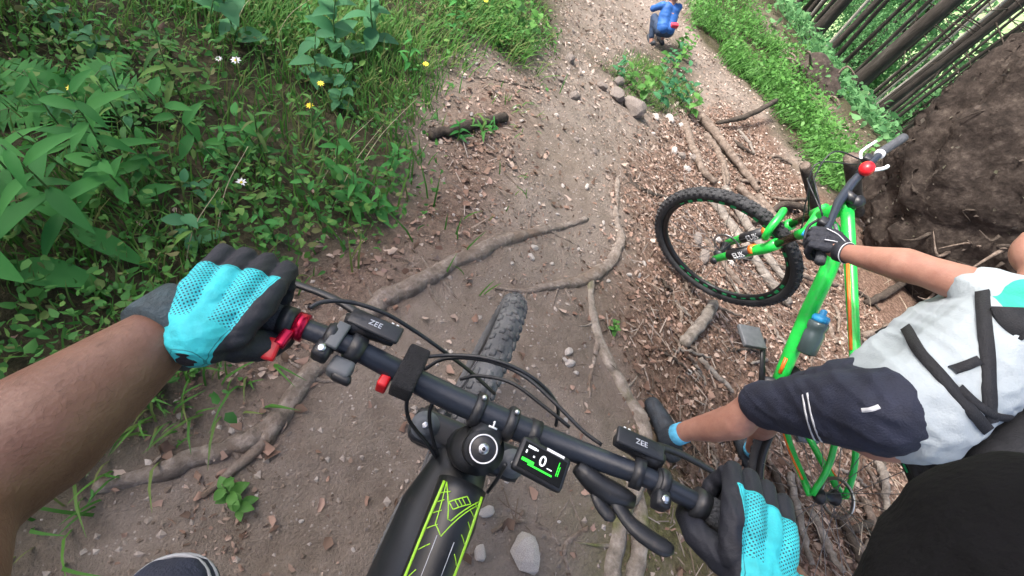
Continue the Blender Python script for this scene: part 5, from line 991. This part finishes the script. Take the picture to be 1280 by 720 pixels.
def put(me, name, mats, root):
    """mesh built in world space -> child of a person standing at root"""
    me.transform(root.matrix_world.inverted()); return link(name, me, mats, root)
def person(label, at):
    o = thing('person', label, 'person', m4(np.eye(3), at)); bpy.context.view_layer.update(); return o
def head(mb, c, up, fw):
    """skull with jaw, nose and ears, added to the body's own surface"""
    up = up / np.linalg.norm(up); fw = fw - up * (fw @ up); fw = fw / np.linalg.norm(fw); rt = np.cross(fw, up); R3 = np.stack([rt, fw, up], 1)
    mb.ball(c, .1, 18, 12, scale=(.76, .92, 1.05), rot=R3); mb.ball(c + fw * .028 - up * .055, .066, 14, 10, scale=(.85, 1, .95), rot=R3)
    mb.chain([(c + fw * .093 + up * .012, .009), (c + fw * .108 - up * .018, .013)], 8); mb.chain([(c + fw * .085 - up * .052 - rt * .018, .008), (c + fw * .09 - up * .052, .009), (c + fw * .085 - up * .052 + rt * .018, .008)], 8)
    for s in (-1, 1): mb.ball(c + rt * s * .077 - up * .005, .03, 10, 8, scale=(.3, .7, 1), rot=R3)
    return R3
def eyes(c, R3, root):
    for s in (-1, 1):
        m_ = MB().ball(c + R3 @ A([s * .031, .082, .012]), .0125, 12, 8); put(m_.mesh('eye'), 'eye', PM['pipe'], root); put(MB().ball(c + R3 @ A([s * .031, .0915, .012]), .006, 10, 6).mesh('iris'), 'iris', PM['hair'], root)
def helmet(c, R3, root):
    mb = MB(); V = []; nu, nv = 24, 9
    for i in range(nv + 1):
        th = 1.75 * i / nv
        for j in range(nu): ph = 2 * math.pi * j / nu; rr = 1 + .035 * math.cos(6 * ph) * math.sin(th); V.append(c + R3 @ (A([.098 * math.sin(th) * math.cos(ph), .125 * math.sin(th) * math.sin(ph) - .008, .118 * math.cos(th) + .012]) * rr))
    fs = [(i * nu + j, (i + 1) * nu + j, (i + 1) * nu + (j + 1) % nu, i * nu + (j + 1) % nu) for i in range(nv) for j in range(nu)]; mb.add(V, fs); put(mb.mesh('helmet'), 'helmet', PM['helmet'], root)
def hand_blob(o, a, f, u, side, voxel=.0024, wrist=None, scale=1.0):
    """fist round a bar. a: along the bar towards the thumb, f: forward, u: up. Returns the mesh and the frame"""
    a = a / np.linalg.norm(a); f = f - a * (f @ a); f /= np.linalg.norm(f); u = np.cross(a, f) * (1 if np.cross(a, f) @ u > 0 else -1); s = scale
    L = lambda x, y, z: o + s * (a * x + f * y + u * z); mb = MB(); wr = wrist if wrist is not None else L(-.012, -.085, .030)
    for i, (x, ln) in enumerate(((.036, .96), (.012, 1.04), (-.012, 1.0), (-.035, .86))):
        k = L(x, .012, .044 - .004 * abs(i - 1)); p1 = L(x, .012 + .040 * ln, .030); p2 = L(x, .012 + .036 * ln, -.006); p3 = L(x + .001, .012 + .012 * ln, -.028); p4 = L(x + .002, -.004, -.030)
        mb.chain([(k, .0125 * s), (p1, .0112 * s), (p2, .0102 * s), (p3, .0096 * s), (p4, .0085 * s)], 12)
        mb.chain([(L(x * .75 - .005, -.055, .030), .014 * s), (L(x * .93, -.02, .043), .0145 * s), (k, .0135 * s)], 12)
    mb.chain([(wr + .0 * a, .030 * s), (L(-.008, -.062, .024), .031 * s), (L(-.002, -.035, .022), .030 * s)], 14)
    mb.chain([(L(.018, -.05, .012), .022 * s), (L(-.02, -.045, .012), .022 * s)], 14)
    mb.chain([(L(.020, -.052, .012), .018 * s), (L(.046, -.034, -.006), .0165 * s), (L(.054, -.008, -.024), .0135 * s), (L(.050, .016, -.030), .0115 * s), (L(.044, .026, -.030), .0095 * s)], 12)
    me = remesh(mb, 'glove', voxel, 3, .0017 * s, 55)
    return me, (o, a, f, u, s)
def paint_glove(me, fr, test):
    o, a, f, u, s = fr; n = len(me.vertices); V = np.empty(n * 3, np.float32); me.vertices.foreach_get('co', V); V = V.reshape(-1, 3) - o; x, y, z = V @ a / s, V @ f / s, V @ u / s
    at = me.attributes.new('hand', 'FLOAT_VECTOR', 'POINT'); r = y * .8 - z * .6
    band = ((x > -.002) & (x < .030)) | (x < -.020)
    at.data.foreach_set('vector', np.stack([x, y, (band & (y < .018) & (y > -.055)).astype(float)], 1).reshape(-1).astype(np.float32))
    pa = me.attributes.new('panel', 'FLOAT', 'POINT'); pa.data.foreach_set('value', np.asarray(test(x, y, z) + 0 * x, np.float32)); me.polygons.foreach_set('use_smooth', [True] * len(me.polygons))
def PAN(x, y, z): return np.minimum.reduce([z - .017 + .12 * np.clip(.01 - y, 0, 1), .019 - y + .10 * x, .034 - x + .25 * np.clip(y, -1, .02), .09 + y])
def ring(c, ax, r, t, wd, name, m, root, flat=1.0):
    put(MB().torus(c, ax, r, t, 32, 10, sq=wd / t).mesh(name), name, m, root)

# the rider
rid = person('rider with turquoise gloves and a black jersey holding the handlebar', [-.2, -.55, float(h(-.2, -.55))])
ow = lambda p: OR @ np.asarray(p) + OT
axl = OR @ (barp(-.26) - barp(-.355)); axr = OR @ (barp(.26) - barp(.355)); fwd = OR @ FW; upb = OR @ UP
gl, gr = ow(barp(-.306)), ow(barp(.304))
wl = P(228, 402, .505); el = P(-85, 640, .345); shl = A([-.14, -.26, 1.38]); shr = A([.262, -.062, 1.383]); wr_ = gr + A([.04, -.10, .045]); er = A([.50, -.33, 1.22])
hipc = A([-.20, -.66, .95]); chest = A([.03, -.31, 1.20]); neck = A([.04, -.20, 1.43]); kl = P(213, 757, .78); al = A([-.42, -.32, 0]); al[2] = h(al[0], al[1]) + .09; kr = A([.12, -.42, .60]); ar = A([.05, -.62, 0]); ar[2] = h(ar[0], ar[1]) + .16
hd = A([.03, -.19, 1.60]); mb = MB()
mb.chain([(shl, .058), (.5 * (shl + el), .050), (el, .045), (.65 * el + .35 * wl, .0495), (.3 * el + .7 * wl, .038), (wl, .0285), (gl + .4 * (wl - gl), .026)], 18)
mb.chain([(.75 * el + .25 * wl + A([.01, .0, -.012]), .040), (.4 * el + .6 * wl, .034)], 14)
mb.chain([(shr, .046), (.5 * (shr + er), .044), (er, .042), (.6 * er + .4 * wr_, .043), (wr_, .028), (gr + .4 * (wr_ - gr), .026)], 18)
for s_, hp in ((-1, hipc + A([-.09, .02, 0])), (1, hipc + A([.09, -.02, 0]))):
    kn, an = (kl, al) if s_ < 0 else (kr, ar); mb.chain([(hp, .095), (.5 * (hp + kn), .075), (kn, .056), (.7 * kn + .3 * an, .054), (.3 * kn + .7 * an, .040), (an, .034)], 16)
mb.chain([(hipc, .13), (.5 * (hipc + chest), .12), (chest, .125), (.5 * (shl + shr) + A([0, -.06, -.03]), .09), (neck, .055), (hd + A([0, -.01, -.06]), .055)], 16); mb.chain([(shl, .06), (.5 * (shl + shr) + A([0, -.05, 0]), .07), (shr, .046)], 14)
R3h = head(mb, hd, A([.05, .25, 1]), A([.0, 1.0, -.3]))
bme = remesh(mb, 'body', .0065, 5); V = np.array([v.co[:] for v in bme.vertices]); N_ = np.array([v.normal[:] for v in bme.vertices])
t_ = np.clip((V - el) @ (wl - el) / ((wl - el) @ (wl - el)), -.5, 1.5); dd_ = np.linalg.norm(V - el - t_[:, None] * (wl - el), axis=1); k_ = np.where((t_ > -.1) & (t_ < .88) & (dd_ < .07))[0]; r_ = np.random.default_rng(8); k_ = r_.choice(k_, 1500)
ad_ = (wl - el) / np.linalg.norm(wl - el); b_ = V[k_] + r_.normal(0, .0035, (1500, 3)); n_ = N_[k_]; dr_ = ad_ + .45 * r_.normal(0, 1, (1500, 3)); dr_ -= n_ * (dr_ * n_).sum(1)[:, None]; dr_ /= np.linalg.norm(dr_, axis=1)[:, None]; sd2 = np.cross(n_, dr_); L_ = r_.uniform(.006, .014, (1500, 1))
b_ = b_ - n_ * ((b_ - V[k_]) * n_).sum(1)[:, None]; ha = np.stack([b_ - sd2 * .00013, b_ + sd2 * .00013, b_ + dr_ * L_ + n_ * L_ * .22], 1) - np.array(rid.location)
hh_ = fast('arm_hair', ha, [(0, 1, 2)], PM['armhair']); hh_.parent = rid; hh_['kind'] = 'stuff'
put(bme, 'body', PM['skin1'], rid); eyes(hd, R3h, rid); helmet(hd, R3h, rid)
mb = MB(); mb.chain([(hipc + A([0, .02, .06]), .15), (.5 * (hipc + chest), .14), (chest, .145), (.5 * (shl + shr) + A([0, -.07, -.04]), .105), (neck + A([0, 0, -.03]), .065)], 16); mb.chain([(shl, .075), (.5 * (shl + shr) + A([0, -.06, -.01]), .08)], 14); mb.chain([(.5 * (shl + shr) + A([.06, -.06, -.01]), .085), (shr, .060), (.5 * (shr + er), .056), (.35 * shr + .65 * er, .056)], 18); mb.chain([(shl, .07), (.6 * shl + .4 * el, .062)], 14)
put(remesh(mb, 'jersey', .007, 5, .004, 16, 5), 'jersey', PM['jblack'], rid)
mb = MB(); mb.chain([(hipc + A([0, 0, .05]), .145), (hipc + A([0, 0, -.03]), .14)], 16)
for hp, kn in ((hipc + A([-.09, .02, 0]), kl), (hipc + A([.09, -.02, 0]), kr)): mb.chain([(hp, .108), (.5 * (hp + kn), .09), (kn, .072)], 16)
put(remesh(mb, 'shorts', .007, 4, .004, 14, 9), 'shorts', PM['navy'], rid)
kd = (kl - hipc); kd /= np.linalg.norm(kd)
for of in (.010, .030): ax_ = A([-.05, .35, 1.]) / np.linalg.norm([-.05, .35, 1.]); ring(kl + ax_ * of, ax_, math.sqrt(.072 ** 2 - of ** 2) - .001, .0035, .003, 'knee_piping', PM['lid'], rid)
for kn, an in ((kl, al), (kr, ar)):
    g = .0 ; sh_ = MB(); t_ = an + A([.06, .17, -.065]); t_[2] = min(t_[2], an[2] - .045); sh_.chain([(an + A([-.01, -.05, -.05]), .038), (an + A([0, 0, -.03]), .042), (.5 * (an + t_), .040), (t_, .034)], 14); put(remesh(sh_, 'shoe', .006, 4), 'shoe', PM['shoe'], rid)
meL, frL = hand_blob(gl, axl, fwd, upb, -1, wrist=.25 * gl + .75 * wl, scale=.93); paint_glove(meL, frL, PAN); put(meL, 'glove', PM['turq'], rid)
meR, frR = hand_blob(gr, axr, fwd, upb, 1, wrist=.25 * gr + .75 * wr_, scale=.93); paint_glove(meR, frR, PAN); put(meR, 'glove', PM['turq'], rid)
for g_, w2, e2 in ((gl, wl, el), (gr, wr_, er)):
    d_ = (e2 - w2) / np.linalg.norm(e2 - w2); put(MB().tube(np.stack([w2 - d_ * .012, w2 + d_ * .006, w2 + d_ * .022, w2 + d_ * .030]), [.0395, .0405, .0415, .0405], 28).mesh('glove_cuff'), 'glove_cuff', PM['cuff'], rid)

# the companion standing by the green bike
bw2 = lambda p: CM @ (X4[:3, :3] @ p + X4[:3, 3]) + CT
gg = bw2(gbarp(-.30)); ga = bw2(gbarp(-.24)) - bw2(gbarp(-.35)); gf = CM @ (X4[:3, :3] @ FW); gu = CM @ UP
ank, kne, hip, sho, elb = A([1.004, .147, -.20]), A([1.101, .188, .207]), A([1.106, .101, .60]), A([1.43, .25, .80]), A([1.395, .455, .61])
wri = gg + (elb - gg) / np.linalg.norm(elb - gg) * .085
sp = sho - hip; sp /= np.linalg.norm(sp); ff = A([-.45, .9, .1]); ff -= sp * (ff @ sp); ff /= np.linalg.norm(ff); rt = np.cross(ff, sp)
hipR = hip + rt * .17; shoR = sho + rt * .33; hipm = .5 * (hip + hipR) - ff * .03; shom = .5 * (sho + shoR); ankR = ontoground([(925, 566)])[0] + A([0, 0, .09]); kneR = .5 * (hipR + ankR) + A([-.06, .10, .03]); elR = shoR + A([.04, -.20, -.20]); wrR = .45 * hipR + .55 * kneR + rt * .10 + A([.03, .0, .05])
ank[2] = h(ank[0], ank[1]) + .095
cmp_ = person('person in a white and mint jersey and navy shorts holding the green bike', [1.1, .15, float(h(1.1, .15))]); mb = MB()
mb.chain([(hip, .088), (.5 * (hip + kne), .072), (kne + A([0, .006, 0]), .057), (.88 * kne + .12 * ank + A([0, .0, 0]), .052), (.72 * kne + .28 * ank + A([0, -.022, 0]), .059), (.50 * kne + .50 * ank + A([0, -.016, 0]), .053), (.22 * kne + .78 * ank, .038), (ank, .033)], 18)
mb.chain([(hipR, .088), (.5 * (hipR + kneR), .070), (kneR, .052), (.7 * kneR + .3 * ankR + A([0, -.01, 0]), .052), (.25 * kneR + .75 * ankR, .037), (ankR, .033)], 18)
mb.chain([(sho, .055), (.55 * sho + .45 * elb + A([0, 0, .004]), .053), (elb, .043), (.72 * elb + .28 * wri + A([0, 0, .006]), .049), (.35 * elb + .65 * wri, .037), (wri, .028), (.5 * wri + .5 * gg, .026)], 18)
mb.chain([(shoR, .052), (elR, .042), (wrR, .028)], 14)
for q in (.25, .5, .75): mb.chain([(hipm + rt * (q - .5) * .12, .105), (.5 * (hipm + shom) + rt * (q - .5) * .14, .11), (shom + rt * (q - .5) * .16 - sp * .04, .10)], 16)
nk = shom + sp * .09 + ff * .01; hc = shom + sp * .235 + ff * .06; mb.chain([(shom, .075), (nk, .055), (hc - sp * .05, .055)], 14); mb.chain([(sho, .06), (shom, .07), (shoR, .06)], 14)
R3c = head(mb, hc, sp * .8 + A([0, 0, .5]), ff + A([0, .2, -.2])); put(remesh(mb, 'body', .0065, 5), 'body', PM['skin2'], cmp_); eyes(hc, R3c, cmp_); helmet(hc, R3c, cmp_)
mb = MB()
for q in (0, .25, .5, .75, 1.): mb.chain([(hipm + rt * (q - .5) * .13 + sp * .05 + ff * .0, .122), (.6 * hipm + .4 * shom + rt * (q - .5) * .15, .120), (.25 * hipm + .75 * shom + rt * (q - .5) * .17, .120), (shom + rt * (q - .5) * .17 - sp * .03, .100)], 18)
mb.chain([(shom, .09), (nk - sp * .02, .066)], 14)
for s_, e_ in ((sho, elb), (shoR, elR)): mb.chain([(shom * .4 + s_ * .6, .075), (s_, .068), (.55 * e_ + .45 * s_, .060)], 18)
jm = remesh(mb, 'jersey', .0065, 4, .007, 13, 3)
V = np.array([v.co[:] for v in jm.vertices]); qa = np.linalg.norm(V - sho, axis=1); ql = (V - sho) @ (-rt); pa = jm.attributes.new('panel', 'FLOAT', 'POINT'); pa.data.foreach_set('value', np.minimum(.125 - qa, ql + .03).astype(np.float32))
jv = [v.co.copy() for v in jm.vertices]; jf = [tuple(p.vertices) for p in jm.polygons]; JB = BVHTree.FromPolygons(jv, jf); put(jm, 'jersey', PM['jwhite'], cmp_)
mb = MB(); mb.chain([(hip - sp * .0, .098), (hipR, .098)], 16); mb.chain([(hip, .100), (.8 * hip + .2 * kne, .102), (.55 * hip + .45 * kne, .086), (.12 * hip + .88 * kne, .074), (.0 * hip + 1.0 * kne, .071)], 18); mb.chain([(hipR, .11), (.5 * (hipR + kneR), .09), (.1 * hipR + .9 * kneR, .078)], 18)
sm_ = remesh(mb, 'shorts', .0065, 4, .006, 12, 7); sv = [v.co.copy() for v in sm_.vertices]; sf = [tuple(p.vertices) for p in sm_.polygons]; SB = BVHTree.FromPolygons(sv, sf); put(sm_, 'shorts', PM['navy'], cmp_)
def ribbon(bvh, pix, wd, th, name, m, root, mesh_only=False):
    pts = []; nr = []
    for px, py in spline([(*p, 0) for p in pix], 8 * len(pix))[:, :2]:
        d = Vector(ray(px, py)).normalized(); r_ = bvh.ray_cast(Vector(CAMPOS), d)
        if r_[0] is None: continue
        pts.append(A(r_[0])); nr.append(A(r_[1]) if r_[1].dot(d) < 0 else -A(r_[1]))
    if len(pts) < 3: return None
    pts, nr = A(pts), A(nr); k = 5; pad = lambda q: np.concatenate([q[:1]] * (k // 2) + [q] + [q[-1:]] * (k // 2)); sm3 = lambda q: np.stack([np.convolve(pad(q)[:, i], np.ones(k) / k, 'valid') for i in range(3)], 1); pts, nr = sm3(pts), sm3(nr)
    t = np.gradient(pts, axis=0); t /= np.linalg.norm(t, axis=1)[:, None] + 1e-9; s_ = np.cross(nr, t); s_ /= np.linalg.norm(s_, axis=1)[:, None] + 1e-9; V = []
    for p, n_, b in zip(pts, nr, s_): V += [p - b * wd / 2 - n_ * .004, p - b * wd / 2 + n_ * th, p + b * wd / 2 + n_ * th, p + b * wd / 2 - n_ * .004]
    fs = [(i * 4 + j, i * 4 + (j + 1) % 4, (i + 1) * 4 + (j + 1) % 4, (i + 1) * 4 + j) for i in range(len(pts) - 1) for j in range(4)]
    return put(MB().add(V, fs).mesh(name), name, m, root)
pk = person('black backpack worn by the person in the white jersey', hipm - ff * .16); pk.name = 'backpack'; pk['category'] = 'backpack'
mb = MB(); 
for q in (-.11, -.04, .04, .11): mb.chain([(hipm - ff * .19 + sp * .12 + rt * q, .075), (shom - ff * .19 - sp * .04 + rt * q, .07)], 14)
put(remesh(mb, 'pack_body', .010, 4, .004, 12, 2), 'pack_body', PM['packm'], pk)
for pix, wd in [([(1132, 408), (1150, 440), (1180, 475), (1210, 510), (1240, 545), (1262, 575)], .024), ([(1228, 362), (1230, 400), (1234, 450), (1236, 500), (1238, 530)], .026), ([(1188, 464), (1206, 458), (1224, 450)], .020), ([(1196, 482), (1220, 505), (1245, 520), (1275, 522)], .016), ([(1258, 385), (1268, 400), (1290, 415)], .06)]:
    ribbon(JB, pix, wd, .006, 'strap', PM['strap'], pk)
for pix in [[(1003, 492), (1008, 520), (1016, 545), (1025, 560)], [(1009, 490), (1014, 518), (1022, 543), (1031, 558)]]: ribbon(SB, pix, .005, .002, 'piping', PM['pipe'], cmp_)
ribbon(SB, [(1077, 513), (1088, 512), (1100, 508)], .010, .002, 'label_patch', PM['pipe'], cmp_)
for an, kn, toe in ((ank, kne, P(812, 508, 2.0)), (ankR, kneR, ankR + A([-.03, .17, -.09]))):
    toe[2] = h(toe[0], toe[1]) + .035; d_ = (kn - an) / np.linalg.norm(kn - an); put(MB().tube(np.stack([an - d_ * .02, an + d_ * .03, an + d_ * .055]), [.041, .0395, .0385], 24).mesh('sock'), 'sock', PM['sock'], cmp_)
    sh_ = MB(); dt_ = toe - an; dt_[2] = 0; dt_ /= np.linalg.norm(dt_); he = an - dt_ * .055; he[2] = h(he[0], he[1]) + .042; sh_.chain([(he, .040), (an + A([0, 0, -.035]), .044), (.5 * (an + A([0, 0, -.03]) + toe), .041), (toe, .034)], 16); sh_.chain([(an + d_ * .005, .043), (an - d_ * .03, .044)], 16)
    put(remesh(sh_, 'shoe', .005, 4), 'shoe', PM['shoe'], cmp_)
mg, fg_ = hand_blob(gg, ga, gf, gu, -1, .003, wri); paint_glove(mg, fg_, lambda x, y, z: -1.0); put(mg, 'glove', PM['gblack'], cmp_)
o_, a_, f_, u_, s_ = fg_
for xs_ in ((.03, .005), (-.02, -.012)): put(MB().tube(spline([o_ + a_ * xs_[0] + f_ * .02 + u_ * .058, o_ + a_ * (.5 * sum(xs_)) - f_ * .015 + u_ * .0605, o_ + a_ * xs_[1] - f_ * .05 + u_ * .048], 9), .0016, 6).mesh('glove_print'), 'glove_print', PM['pipe'], cmp_)
d_ = (elb - wri) / np.linalg.norm(elb - wri); put(MB().tube(np.stack([wri - d_ * .02, wri, wri + d_ * .014]), [.033, .0335, .0335], 24).mesh('glove_cuff'), 'glove_cuff', PM['gblack'], cmp_); ring(wri + d_ * .012, d_, .0335, .0016, .0016, 'glove_print', PM['pipe'], cmp_)

# the person crouching in blue further down the trail
fp = ontoground([(820, 56)])[0]; wk = person('person in blue crouching beside the lower trail with dark trousers', fp); B = lambda x, y, z: fp + .62 * A([x, y, z]); mb = MB(); SC = .68
LG = [(-1, B(-.16, -.06, SC * .09), B(-.20, .26, .43)), (1, B(.14, .10, SC * .09), B(.16, .40, .40))]; HPm = B(0, -.02, .36); CHm = B(.04, .24, .68)
for s_, an, kn in LG: mb.chain([(HPm + SC * A([s_ * .09, 0, 0]), SC * .085), (kn, SC * .056), (.6 * kn + .4 * an, SC * .053), (an, SC * .035)], 14)
for s_ in (-1, 1): mb.chain([(CHm + SC * A([s_ * .18, .04, .02]), SC * .05), (CHm + SC * A([s_ * .25, .16, -.16]), SC * .042), (CHm + SC * A([s_ * .14, .34, -.26]), SC * .03), (CHm + SC * A([s_ * .12, .40, -.27]), SC * .03)], 14)
for q in (-.06, .06): mb.chain([(HPm + SC * A([q, 0, .03]), SC * .10), (.5 * (HPm + CHm) + SC * A([q, 0, 0]), SC * .105), (CHm + SC * A([q, 0, 0]), SC * .095)], 14)
hw = CHm + SC * A([.02, .16, .20]); mb.chain([(CHm + SC * A([0, .04, .04]), SC * .07), (hw - SC * A([0, .03, .05]), SC * .052)], 14); R3w = head(mb, hw, A([0, .3, 1.0]), A([0, 1.0, -.3])); put(remesh(mb, 'body', .010, 4), 'body', PM['skin2'], wk); eyes(hw, R3w, wk)
old_ = PM['helmet']; PM['helmet'] = PM['blue']; helmet(hw, R3w, wk); PM['helmet'] = old_
mb = MB(); mb.chain([(HPm + SC * A([-.09, 0, 0]), SC * .105), (HPm + SC * A([.09, 0, 0]), SC * .105)], 14)
for s_, an, kn in LG: mb.chain([(HPm + SC * A([s_ * .09, 0, 0]), SC * .10), (kn, SC * .070), (.3 * kn + .7 * an, SC * .055)], 14)
put(remesh(mb, 'trousers', .010, 4, .005, 10, 4), 'trousers', PM['darkblue'], wk); mb = MB()
for q in (-.07, .07): mb.chain([(HPm + SC * A([q, 0, .07]), SC * .112), (.5 * (HPm + CHm) + SC * A([q, 0, 0]), SC * .118), (CHm + SC * A([q, 0, 0]), SC * .10)], 14)
for s_ in (-1, 1): mb.chain([(CHm + SC * A([s_ * .16, .04, .02]), SC * .066), (CHm + SC * A([s_ * .25, .16, -.16]), SC * .052), (CHm + SC * A([s_ * .16, .31, -.25]), SC * .04)], 14)
put(remesh(mb, 'jacket', .010, 4, .006, 9, 6), 'jacket', PM['blue'], wk); put(MB().box(.5 * (HPm + CHm) + A([.06, -.11, .02]), (.10, .05, SC * .08), bev=.012).mesh('red_patch'), 'red_patch', PM['redp'], wk)
for s_, an, kn in LG:
    he = an + A([-.0, -.05, 0]); he[2] = h(he[0], he[1]) + .045; to = an + A([0, .16, 0]); to[2] = h(to[0], to[1]) + .035; sh_ = MB().chain([(he, SC * .045), (an + A([0, 0, -.02]), SC * .046), (to, SC * .036)], 14); put(remesh(sh_, 'shoe', .01, 3), 'shoe', PM['shoe'], wk)
